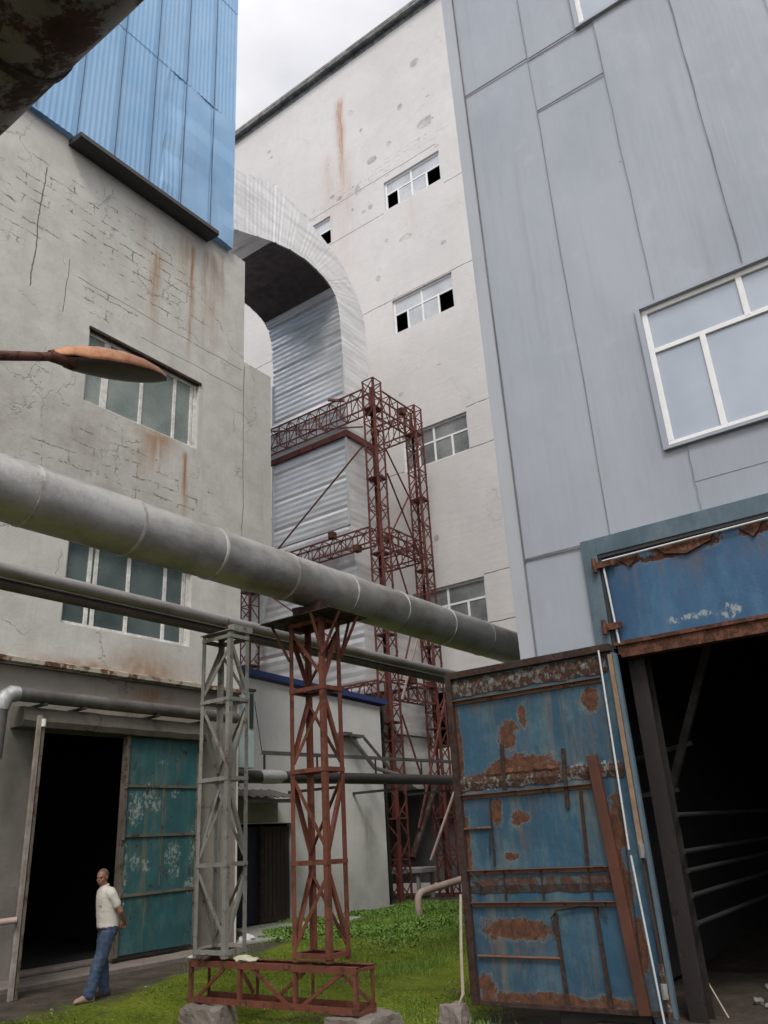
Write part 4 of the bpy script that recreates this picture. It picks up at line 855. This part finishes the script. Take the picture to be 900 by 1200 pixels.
block(8.30, 9.0, 6.48, 7.15, -.45, -.01, 2, 'crumbling concrete block under the right end of the red truss beam')
block(9.15, 9.42, 5.78, 6.10, -.45, .03, 3, 'chipped concrete block at the foot of the pale stick')
b = MB(); b.tube([(9.26, 5.86, .03), (9.28, 5.80, .14), (9.30, 5.79, .6), (9.32, 5.745, 1.2)], [.006, .021, .019, .017], 8); tag(b.build('stick', MT['pale_wood'], smooth=True), 'pale wooden stick with a pointed tip leaning on the blue door leaf', 'stick')

# ------------------------------------------------------------------ truss beam and the two pipe towers
tr = thing('truss_beam', (8.68, 8, .0), 'low rust red steel truss beam lying on concrete blocks under both pipe towers', 'truss')
X0, X1, Y0, Y1 = 8.40, 8.77, 6.70, 9.62
for x, sx in ((X0, 1), (X1, -1)):
    for z, sz_ in ((.50, -1), (.01, 1)):
        b = MB(); b.ang((x, Y0, z), (x, Y1, z), .075, .008, (sx, 0, 0), (0, 0, sz_)); b.build('chord', MT['red_steel'], tr)
    for y in (Y0+.01, 7.66, 8.63, Y1-.06):
        b = MB(); b.ang((x+sx*.008, y, .02), (x+sx*.008, y, .49), .05, .007, (sx, 0, 0), (0, 1, 0)); b.build('post', MT['red_steel'], tr)
    for (ya, za, yb, zb) in (((6.9, .45, 7.58, .06), (7.8, .06, 8.45, .45), (8.9, .45, 9.45, .06)) if x == X0 else ((6.78, .10, 7.3, .45), (7.7, .45, 8.3, .06), (8.72, .10, 9.0, .42))):
        b = MB(); b.beam((x+sx*.015, ya, za), (x+sx*.015, yb, zb), .045, .01, side=(1, 0, 0)) ; b.beam((x+sx*.03, ya, za), (x+sx*.03, yb, zb), .008, .045); b.build('brace', MT['red_steel'], tr)
for y in (Y0, 7.66, 8.63, Y1-.06):
    for z in (.46, .02): MB().beam((X0+.01, y+.02, z), (X1-.01, y+.02, z), .05, .03).build('cross_member', MT['red_steel'], tr)

def tower(name, label, mat, y0, y1, x0, x1, z0, z1, rungs, flip, outrig):
    t = thing(name, ((x0+x1)/2, (y0+y1)/2, z0), label, 'support tower')
    S = .07
    for x, sx in ((x0, 1), (x1, -1)):
        for y, sy in ((y0, 1), (y1, -1)):
            b = MB(); b.ang((x, y, z0), (x, y, z1), S, .008, (sx, 0, 0), (0, sy, 0)); b.build('leg', mat, t)
    lv = rungs
    for k, z in enumerate(lv):
        for (a, c) in (((x0-.006, y0, z), (x0-.006, y1, z)), ((x1+.006, y0, z), (x1+.006, y1, z)), ((x0, y0-.006, z), (x1, y0-.006, z)), ((x0, y1+.006, z), (x1, y1+.006, z))):
            b = MB(); b.beam(a, c, .05 if k else .07, .05 if k else .07) if False else b.beam(a, c, .008, .055); dv = V((.03 if a[0] == c[0] and a[0] < (x0+x1)/2 else -.03 if a[0] == c[0] else 0, .03 if a[1] == c[1] and a[1] < (y0+y1)/2 else -.03 if a[1] == c[1] else 0, .024))
            b.beam(V(a)+dv, V(c)+dv, .05, .007) if True else None; b.build('crossbar', mat, t)
    for k in range(len(lv)-1):
        za, zb = lv[k]+.12, lv[k+1]-.12; f = (k+flip) % 2
        for (p, q) in (((x0+.012, y0+.03), (x0+.012, y1-.03)), ((x1-.012, y1-.03), (x1-.012, y0+.03)), ((x0+.03, y0+.012), (x1-.03, y0+.012)), ((x1-.03, y1-.012), (x0+.03, y1-.012))):
            if f: p, q = q, p
            horiz = V((q[0]-p[0], q[1]-p[1], 0)).normalized(); nn = V((-horiz.y, horiz.x, 0))
            ctr = V(((x0+x1)/2, (y0+y1)/2, 0)); nn = nn if (ctr-V((p[0], p[1], 0))).dot(nn) > 0 else -nn
            P0, P1 = V((p[0], p[1], za)), V((q[0], q[1], zb)); dd_ = (P1-P0).normalized(); inpl = nn.cross(dd_)
            b = MB(); b.ang(P0, P1, .05, .007, tuple(inpl), tuple(nn)); b.build('brace', mat, t)
    if outrig:
        b = MB(); b.box(x0-.24, x1+.24, y0-.35, y1+.35, z1, z1+.012); b.build('top_plate', MT['rust_dark'], t)
        for (x, y, dx, dy) in ((x0, y0, 0, -1), (x0, y1, 0, 1), (x1, y0, 0, -1), (x1, y1, 0, 1), (x0, y0, -1, 0), (x1, y0, 1, 0)):
            MB().beam((x, y, z1-.55), (x+dx*.22, y+dy*.33, z1), .03, .03).build('strut', mat, t)
        b = MB(); b.prism([(8.42, 7.15, z1+.012), (8.42, 7.62, z1+.012), (8.42, 7.66, z1+.22), (8.42, 7.52, z1+.215), (8.42, 7.39, z1+.19), (8.42, 7.26, z1+.215), (8.42, 7.12, z1+.22)], (.38, 0, 0)); b.build('saddle', MT['rust_dark'], t)
    else:
        b = MB(); b.box(x0-.03, x1+.03, y0-.02, y1+.02, z1, z1+.015); b.box(x0+.05, x1+.05, y0-.02, y0+.10, z1+.016, z1+.10); b.build('top_plate', MT['grey_steel'], t)
        b = MB(); b.box(8.42, 8.7, 9.12, 9.5, z1+.016, z1+.035); b.prism([(8.5, 9.0, z1+.02), (8.5, 9.14, z1+.02), (8.5, 9.07, z1+.22)], (.02, 0, 0)); b.build('saddle', MT['rust'], t)
    return t
tower('pipe_tower', 'rust red angle iron tower carrying the big silver pipe', MT['red_steel'], 7.09, 7.70, 8.40, 8.80, .53, 4.84, [.60, 1.65, 2.78, 3.85, 4.78], 1, True)
tower('pipe_tower', 'weathered pale grey angle iron tower carrying the twin small pipes', MT['grey_steel'], 8.91, 9.53, 8.40, 8.80, .53, 4.98, [.60, 1.68, 2.82, 3.95, 4.90], 0, False)

# ------------------------------------------------------------------ overhead pipes
bp = thing('insulated_pipe', (8.7, 7.39, 5.38), 'large silver lagged pipe resting on the red tower and crossing the whole yard', 'pipe')
rings = [-2.4, -1.1, .2, 1.45, 2.75, 4.05, 5.33, 6.6, 7.95, 8.98+.3, 10.64, 12.1, 13.5, 14.9, 16.3, 18.5, 20.6, 22.7, 24.8, 26.9, 27.97]
PR = .332
b = MB(); pts = []; rs = []
for i, (a, c) in enumerate(zip(rings, rings[1:])):
    rj = PR+(.004 if i % 2 else 0)
    n = 8
    for k in range(n+1): pts.append((a+(c-a)*k/n+(.001 if k == 0 else 0), 7.39, 5.385)); rs.append(rj)
b.tube(pts, rs, 48)
for v_ in b.v:
    dz = mnoise.noise((v_.x*1.3, v_.y*2.5, v_.z*2.5)); v_ += V((0, (v_.y-7.39), (v_.z-5.385)))*(.018*dz)
b.build('lagging', MT['alu_pipe'], bp, smooth=True)
jb = None
for a in rings[1:-1]:
    if jb is None:
        m = MB(); m.tube([(a-.022, 7.39, 5.385), (a-.018, 7.39, 5.385), (a+.018, 7.39, 5.385), (a+.022, 7.39, 5.385)], [PR+.002, PR+.011, PR+.011, PR+.002], 48); jb = m.build('joint_band', m_alu('band', (.55, .54, .51), .45, .6, d=.9), bp, smooth=True); a0 = a
    else:
        c = jb.copy(); COL.objects.link(c); c.parent = bp; c.location.x += a-a0
tag(MB().tube([(-3, 9.22, 5.205), (2, 9.22, 5.205), (8.7, 9.22, 5.205), (27.97, 9.22, 5.205)], .088, 20).build('steam_pipe', m_alu('twin_a', (.30, .29, .28), .4, .35, (.12, .07, .055), .7, band=(.6, 2, 2)), smooth=True), 'upper of the twin small grey pipes on the pale tower', 'pipe')
tag(MB().tube([(-3, 9.36, 5.078), (8.7, 9.36, 5.078), (27.97, 9.36, 5.078)], .078, 20).build('steam_pipe', m_simple('twin_b', (.17, .155, .145), .5, .3, var=.6, dark=(.06, .035, .03)), smooth=True), 'lower darker of the twin small pipes on the pale tower', 'pipe')
op = thing('overhead_pipe', (1.46, 4, 6.65), 'large dark rusty pipe overhead at the top left corner', 'pipe')
b = MB(); pts = [(1.465, -6+.6*k, 6.63) for k in range(42)]; b.tube(pts, [.45+.003*(k % 2) for k in range(42)], 48)
b.build('lagging', MT['overhead'], op, smooth=True)
for y in (-1.2, 1.2, 3.6, 6., 8.4, 10.8): MB().tube([(1.465, y-.03, 6.63), (1.465, y+.03, 6.63)], .462, 48).build('joint_band', MT['rust_dark'], op, smooth=True)
# black pipe and cable tray across the annex
t = thing('black_pipe', (18, 14.6, 3.5), 'black pipe with a torn silver sleeve running before the white annex', 'pipe')
MB().tube([(13.2, 14.6, 3.46), (13.9, 14.6, 3.47), (28, 14.6, 3.66)], .150, 20).build('pipe_run', MT['pipe_dark'], t, smooth=True)
b = MB(); b.tube([(14.8, 14.6, 3.485), (14.95, 14.6, 3.49), (15.3, 14.6, 3.495), (15.65, 14.6, 3.50)], [.150, .168, .165, .15], 20)
for v_ in b.v: v_ += mnoise.noise_vector(v_*4)*.02
b.build('foil_sleeve', MT['foil'], t, smooth=True)
for k, (x, r_) in enumerate(((13.35, .27), (13.6, .24))): MB().tube([(x-.12, 14.6, 3.46), (x+.1, 14.6, 3.46)], [r_, r_*.9], 20).build('flange', MT['foil'] if k else MT['pipe_grey'], t, smooth=True)
for x in (14.0, 17.6, 20.5, 23.6): MB().box(x-.04, x+.04, 14.5, 16.3, 3.24, 3.31).build('bracket', MT['black_metal'], t)
t = thing('cable_tray', (18, 14.7, 4.0), 'thin grey steel rail on short stubs just above the black pipe', 'rail')
b = MB(); b.ang((14.9, 14.6, 4.02), (28, 14.6, 4.20), .09, .01, (0, 1, 0), (0, 0, 1)); b.build('rail', MT['pipe_grey'], t)
for x in (15.0, 17.0, 19.6, 22.0, 24.5): MB().beam((x, 14.62, 3.5), (x, 14.62, 4.02+(x-14.9)*.0137), .04, .04).build('stub', MT['black_metal'], t)
MB().tube([(14.9, 14.6, 4.05), (14.2, 14.2, 5.3)], .01, 6).build('stay_wire', MT['black_metal'], t)
# ground pipe with valve
t = thing('ground_pipe', (20.5, 13.4, 0), 'pinkish pipe with an elbow dropping into the weeds behind the blue door leaf', 'pipe')
b = MB(); b.tube([(19.6, 13.42, -.1), (19.6, 13.42, .38), (19.63, 13.41, .47), (19.72, 13.4, .53), (19.85, 13.38, .56), (21.6, 13.1, .76), (23.5, 12.8, .9)], .095, 14); b.build('pipe_run', MT['pipe_pink'], t, smooth=True)
MB().tube([(21.5, 13.0, .80), (21.62, 13.0, .86)], .15, 14).build('valve', MT['conduit'], t, smooth=True)
b = MB(); b.tube([(21.9, 13.05, .85), (21.9, 13.05, 1.15)], .03, 8); b.tube([(21.85, 13.05, 1.14), (21.95, 13.05, 1.14)], .12, 10); b.build('handwheel', MT['pipe_grey'], t, smooth=True)

# ------------------------------------------------------------------ street lamp
sl = thing('street_lamp', (.2, 3.6, 0), 'street lamp with a faded orange shade on a rusty arm, reaching in from the left', 'street lamp')
b = MB(); b.tube([(.2, 3.6, -.1), (.2, 3.6, 3.2), (.24, 3.6, 3.55), (.5, 3.6, 3.75)], [.07, .055, .045, .035], 14); b.build('pole', MT['arm_rust'], sl, smooth=True)
b = MB(); b.tube([(.5, 3.6, 3.75), (1.74, 3.6, 4.29), (2.09, 3.6, 4.455)], [.030, .027, .024], 14); b.build('arm', MT['arm_rust'], sl, smooth=True)
A0 = V((2.03, 3.6, 4.43)); A1 = V((2.80, 3.6, 4.645)); ad = (A1-A0).normalized(); au = V((-ad.z, 0, ad.x)); aw = V((0, 1, 0)); L_ = (A1-A0).length
prof = [(0, .028, .030, .028), (.06, .040, .042, .035), (.12, .060, .055, .045), (.2, .082, .075, .048), (.35, .105, .088, .040), (.55, .115, .088, .030), (.72, .105, .075, .022), (.86, .080, .052, .016), (.95, .048, .028, .010), (1.0, .006, .006, .004)]
b = MB(); nseg = 20; vs = []
for (t_, hw, ht, hb) in prof:
    c = A0+ad*(L_*t_)
    for k in range(nseg+1):
        a = math.pi*k/nseg; vs.append(c + aw*(hw*1.08*math.cos(a)) + au*(ht*1.35*math.sin(a)**.8 - (.014 if t_ > .12 else 0)))
n1 = nseg+1
b.add(vs, [(i*n1+k, i*n1+k+1, (i+1)*n1+k+1, (i+1)*n1+k) for i in range(len(prof)-1) for k in range(nseg)])
sh_ = b.build('lamp_shade', MT['lamp_shell'], sl, smooth=True); so = sh_.modifiers.new('thick', 'SOLIDIFY'); so.thickness = .004
b = MB(); vs = []
for (t_, hw, ht, hb) in prof[2:]:
    c = A0+ad*(L_*t_)
    for k in range(11):
        a = math.pi*k/10; vs.append(c + aw*(hw*1.03*math.cos(a)) - au*(hb*.7*math.sin(a)+.012))
b.add(vs, [(i*11+k, i*11+k+1, (i+1)*11+k+1, (i+1)*11+k) for i in range(len(prof)-3) for k in range(10)]+[tuple(range(11))])
b.build('lens', MT['lamp_glass'], sl, smooth=True)
b = MB(); b.tube([A0-ad*.02, A0+ad*.05, A0+ad*.13-au*.005], [.032, .04, .052], 14); b.build('neck', MT['arm_rust'], sl, smooth=True)

# ------------------------------------------------------------------ small things on truss and ground
def shoe(x, y, z, a, mat, L_=.27, s=1.):
    m = MB(); rot = Matrix.Rotation(a, 3, 'Z'); pr = [(-.13, .030, .085), (-.09, .040, .105), (-.04, .041, .105), (.02, .043, .085), (.07, .050, .066), (.11, .046, .055), (.135, .030, .035)]
    n = 12; vs = []
    for (t_, w1, h1) in pr:
        for k in range(n):
            q = 2*math.pi*k/n; vs.append(V((x, y, z)) + rot @ V((t_*s, w1*s*math.cos(q), max(0, h1*.5+h1*.55*math.sin(q))*s)))
    m.add(vs, [(i*n+k, i*n+(k+1) % n, (i+1)*n+(k+1) % n, (i+1)*n+k) for i in range(len(pr)-1) for k in range(n)]+[tuple(range(n)), tuple((len(pr)-1)*n+k for k in range(n))[::-1]])
    return m
tag(shoe(8.46, 9.38, .512, 3.3, 0).build('work_shoe', MT['shoe_dark'], smooth=True), 'left dark worn shoe on the truss beam at the pale tower foot', 'shoe', 'pair of old shoes')
tag(shoe(8.45, 9.24, .512, 3.05, 0).build('work_shoe', MT['shoe_dark'], smooth=True), 'right dark worn shoe on the truss beam, nearer the front leg', 'shoe', 'pair of old shoes')
def crumple(name, c, r_, mat, label, cat, seed):
    m = MB(); m.ball(c, r_, 18, 10)
    for v_ in m.v: v_ += mnoise.noise_vector(v_*14+V((seed, 0, 0)))*min(r_)*.9
    return tag(m.build(name, MT[mat]), label, cat)
crumple('rag', (8.50, 8.62, .53), (.10, .22, .03), 'cloth', 'yellowish crumpled rag lying on the truss beam between the towers', 'rag', 1)
crumple('rag', (8.47, 9.60, .53), (.06, .10, .022), 'bag', 'small grey rag on the far left end of the truss beam', 'rag', 3)
crumple('plastic_bag', (13.9, 14.05, .06), (.20, .17, .09), 'bag', 'white crumpled plastic bag on the ground by the annex entrance', 'bag', 2)
def slab(pts, z, th, label, mat='slab'):
    m = MB(); m.prism([(p[0], p[1], z) for p in pts], (0, 0, th)); return tag(m.build('concrete_slab', MT[mat], bevel=.015), label, 'slab')
slab([(14.3, 14.25), (16.2, 14.0), (18.3, 16.1), (15.5, 16.15)], -.02, .10, 'cracked concrete slab before the annex doorway')
slab([(13.3, 13.95), (14.9, 13.55), (15.3, 13.9), (13.6, 14.5)], -.02, .07, 'narrow broken slab beside the crumpled bag')
slab([(17.2, 14.2), (18.6, 14.6), (18.9, 15.8), (18.4, 15.9)], -.02, .08, 'tilted pale slab piece against the annex wall')
slab([(18.0, 15.85), (22.3, 15.95), (22.3, 16.18), (18.0, 16.18)], -.05, .10, 'thin concrete kerb along the foot of the annex wall')
rr = random.Random(8)
for k in range(30):
    x = rr.uniform(7.2, 16); y = rr.uniform(6.4, 13.2); r_ = rr.uniform(.010, .024); m = MB(); m.ball((x, y, gz(x, y)+r_*.3), (r_*1.4, r_, r_*.6), 6, 4)
    for v_ in m.v: v_ += V((rr.uniform(-1, 1), rr.uniform(-1, 1), rr.uniform(-1, 1)))*r_*.3
    tag(m.build('pebble', MT['debris']), 'small pale stone chip scattered over the mossy yard', 'pebble', 'stone chips on the yard')

# ------------------------------------------------------------------ person
PB = V((8.01, 11.12, gz(8.01, 11.12)))
ang_p = math.atan2(.22, -.98); Rz = Matrix.Rotation(ang_p, 3, 'Z')
def remeshed(mb, name, mat, parent, voxel, smooth=4, world=False, disp=0.):
    me = bpy.data.meshes.new('tmp'); me.from_pydata([tuple(v) for v in mb.v], [], mb.f); me.update()
    bm = bmesh.new(); bm.from_mesh(me); bmesh.ops.recalc_face_normals(bm, faces=bm.faces); bm.to_mesh(me); bm.free()
    o = bpy.data.objects.new('tmp', me); COL.objects.link(o)
    r_ = o.modifiers.new('r', 'REMESH'); r_.mode = 'VOXEL'; r_.voxel_size = voxel; r_.use_smooth_shade = True
    s_ = o.modifiers.new('s', 'SMOOTH'); s_.iterations = smooth; s_.factor = .5
    dg = bpy.context.evaluated_depsgraph_get(); ev = o.evaluated_get(dg); nm = bpy.data.meshes.new_from_object(ev); bpy.data.objects.remove(o)
    nm.name = name
    if disp:
        nrm = [v.normal.copy() for v in nm.vertices]
        for v, n in zip(nm.vertices, nrm):
            p = v.co; v.co = p + n*disp*(mnoise.noise((p.x*10, p.y*10, p.z*3.5))+.5*mnoise.noise((p.x*14+p.z*9, p.y*14, p.z*24-p.x*12)))
    for p in nm.polygons: p.use_smooth = True
    nm.materials.clear(); nm.materials.append(mat)
    q = bpy.data.objects.new(name, nm); COL.objects.link(q)
    if parent: q.parent = parent
    else: q.location = PB; q.rotation_euler = (0, 0, ang_p)
    return q
def ell(m, c, r_, mat=None): m.ball(c, r_, 20, 14, mat)
def limb(m, pts, rs, n=16):
    m.tube(pts, rs, n); m.ball(pts[0], rs[0], 14, 10); m.ball(pts[-1], rs[-1], 14, 10)
    for p, r_ in zip(pts[1:-1], rs[1:-1]): m.ball(p, r_, 14, 10)
HB = V((.0, 0, 1.575)); HR = Matrix.Rotation(R(38), 3, 'Z') @ Matrix.Rotation(R(4), 3, 'Y')
def hp(x, y, z): return HB + HR @ V((x, y, z))
bd = MB()
ell(bd, hp(-.012, 0, .025), (.098, .076, .088), HR); ell(bd, hp(.022, 0, -.035), (.066, .060, .075), HR); ell(bd, hp(.035, 0, -.083), (.036, .036, .026), HR)   # skull, face, chin
ell(bd, hp(.082, 0, .018), (.016, .045, .011), HR); ell(bd, hp(.097, 0, -.022), (.017, .013, .017), HR); bd.tube([hp(.082, 0, .012), hp(.1, 0, -.022)], [.009, .012], 8)   # brow, nose
ell(bd, hp(.084, 0, -.056), (.011, .024, .006), HR); ell(bd, hp(.082, 0, -.067), (.010, .020, .006), HR)
for sgn in (-1, 1):
    ell(bd, hp(-.005, sgn*.077, -.008), (.018, .008, .032), HR); ell(bd, hp(.055, sgn*.038, -.028), (.025, .020, .022), HR)
limb(bd, [(-.055, 0, 1.38), (-.035, 0, 1.46), (-.015, 0, 1.52)], [.062, .056, .054])
limb(bd, [(-.07, 0, 1.33), (-.09, 0, 1.18), (-.13, 0, 1.0), (-.15, 0, .92)], [.115, .12, .115, .12])
ell(bd, V((-.07, 0, 1.30)), (.10, .165, .11)); ell(bd, V((-.14, 0, .92)), (.11, .15, .11))
legs = {1: [(-.13, .085, .88), (.0, .10, .49), (.125, .10, .10)], -1: [(-.15, -.085, .88), (-.13, -.10, .49), (-.20, -.10, .10)]}
for sg in (1, -1):
    limb(bd, legs[sg], [.078, .055, .038])
    f0 = V(legs[sg][2]); limb(bd, [f0+V((-.02, 0, -.05)), f0+V((.10, 0, -.065)), f0+V((.15, 0, -.07))], [.035, .032, .024])
sh = {1: V((-.075, .175, 1.365)), -1: V((-.075, -.175, 1.365))}
el = {1: V((-.215, .225, 1.11)), -1: V((-.225, -.22, 1.11))}
wr = {1: V((-.345, .10, .955)), -1: V((-.335, -.05, .945))}
for sg in (1, -1):
    limb(bd, [sh[sg]+V((0, -.02*sg, -.015)), sh[sg].lerp(el[sg], .5), el[sg], el[sg].lerp(wr[sg], .45), wr[sg]], [.052, .045, .038, .034, .024])
    # hand: palm, four curled fingers of unequal length, thumb off the side
    dr = V((-.12, -.55*sg, -.62)).normalized(); sd_ = V((-.9, .1*sg, .25)); sd_ = (sd_-dr*sd_.dot(dr)).normalized(); pn = dr.cross(sd_)
    if pn.x < 0: pn = -pn
    c0 = wr[sg]; palm = c0+dr*.05
    Mx = Matrix((dr, sd_, pn)).transposed(); ell(bd, palm, (.048, .038, .017), Mx)
    for k, ln in enumerate((.062, .072, .067, .052)):
        b0 = c0+dr*.085+sd_*(.027-.018*k); b1 = b0+dr*ln*.5+pn*.010; b2 = b1+dr*ln*.30+pn*.024; b3 = b2+pn*.020-dr*.006
        limb(bd, [b0-dr*.02, b0, b1, b2, b3], [.0095, .0095, .0088, .008, .007], 8)
    t0 = c0+dr*.025+sd_*.030; limb(bd, [t0, t0+sd_*.022+dr*.022+pn*.008, t0+sd_*.024+dr*.050+pn*.020], [.012, .010, .0085], 8)
person = remeshed(bd, 'person', MT['skin'], None, .0065, 3)
tag(person, 'man with cropped hair, pale short-sleeved shirt and jeans at the left doorway, hands behind back', 'person')
# hair cap, eyes
m = MB(); m.ball(hp(-.020, 0, .030), (.0985, .0775, .090), 24, 18, HR); keep = []
for f in m.f:
    c = sum((m.v[i] for i in f), V())/len(f); l = HR.transposed() @ (c-HB)
    if l.z > .018-(.045 if l.x < -.02 else 0) and l.x < .055: keep.append(f)
m.f = keep; me = bpy.data.meshes.new('hair'); me.from_pydata([tuple(v) for v in m.v], [], m.f); me.materials.append(MT['hair'])
for p in me.polygons: p.use_smooth = True
ho = bpy.data.objects.new('hair', me); COL.objects.link(ho); ho.parent = person
for sgn in (-1, 1):
    m = MB(); m.ball(hp(.081, sgn*.029, -.002), (.006, .013, .005), 10, 8, HR); me = bpy.data.meshes.new('eye'); me.from_pydata([tuple(v) for v in m.v], [], m.f); me.materials.append(MT['eye']); eo = bpy.data.objects.new('eye', me); COL.objects.link(eo); eo.parent = person
# shirt
m = MB()
def ring_loft(m, rings_, n=28):
    vs = []
    for (cx, cy, cz, rx, ry) in rings_:
        for k in range(n):
            a = 2*math.pi*k/n; vs.append((cx+rx*math.cos(a), cy+ry*math.sin(a), cz))
    m.add(vs, [(i*n+k, i*n+(k+1) % n, (i+1)*n+(k+1) % n, (i+1)*n+k) for i in range(len(rings_)-1) for k in range(n)]+[tuple(range(n)), tuple((len(rings_)-1)*n+k for k in range(n))[::-1]])
ring_loft(m, [(-.135, 0, .90, .150, .185), (-.13, 0, .98, .152, .180), (-.105, 0, 1.10, .145, .178), (-.085, 0, 1.22, .138, .185), (-.075, 0, 1.32, .128, .198), (-.07, 0, 1.385, .112, .180), (-.06, 0, 1.425, .090, .115), (-.05, 0, 1.455, .068, .070)])
for sg in (1, -1): limb(m, [sh[sg]+V((0, -.035*sg, .0)), sh[sg].lerp(el[sg], .12), sh[sg].lerp(el[sg], .35), sh[sg].lerp(el[sg], .62)], [.078, .070, .064, .062])
shirt = remeshed(m, 'shirt', MT['shirt'], person, .010, 3, disp=.007)
m = MB(); a_ = V((-.045, 0, 1.452)); m.tube([a_, a_+V((.006, 0, .022))], [.072, .063], 20); m.build('collar', MT['shirt'], None, smooth=True).parent = person
m = MB()      # breast pocket, sleeve hem, belt
for sg in (1,):
    m.box(.036, .052, .03, .12, 1.20, 1.30)
pk = m.build('pocket', MT['shirt'], None, bevel=.004); pk.parent = person
m = MB(); ring_loft(m, [(-.133, 0, .892, .152, .188), (-.133, 0, .915, .150, .186)]); bt = m.build('belt', MT['shoe_dark'], None); bt.parent = person; bt.scale = (.93, .93, 1)
# trousers
m = MB(); ring_loft(m, [(-.14, 0, .80, .125, .165), (-.145, 0, .88, .135, .172), (-.135, 0, .98, .128, .160), (-.13, 0, 1.0, .12, .15)])
for sg in (1, -1):
    a_, k_, n_2 = [V(p) for p in legs[sg]]
    limb(m, [a_, a_.lerp(k_, .5), k_, k_.lerp(n_2, .5), n_2+V((0, 0, -.02))], [.110, .100, .086, .078, .076])
remeshed(m, 'trousers', MT['jeans'], person, .010, 2, disp=.019)
for sg in (1, -1):
    f0 = V(legs[sg][2]); m = shoe(f0.x+.055, f0.y, 0.0, 0, 0, s=1.06); so_ = m.build('shoe', MT['shoe_pale'] if sg == 1 else MT['shoe_dark'], None, smooth=True); so_.parent = person  # far shoe takes the darker colour, shade of the rear leg painted in
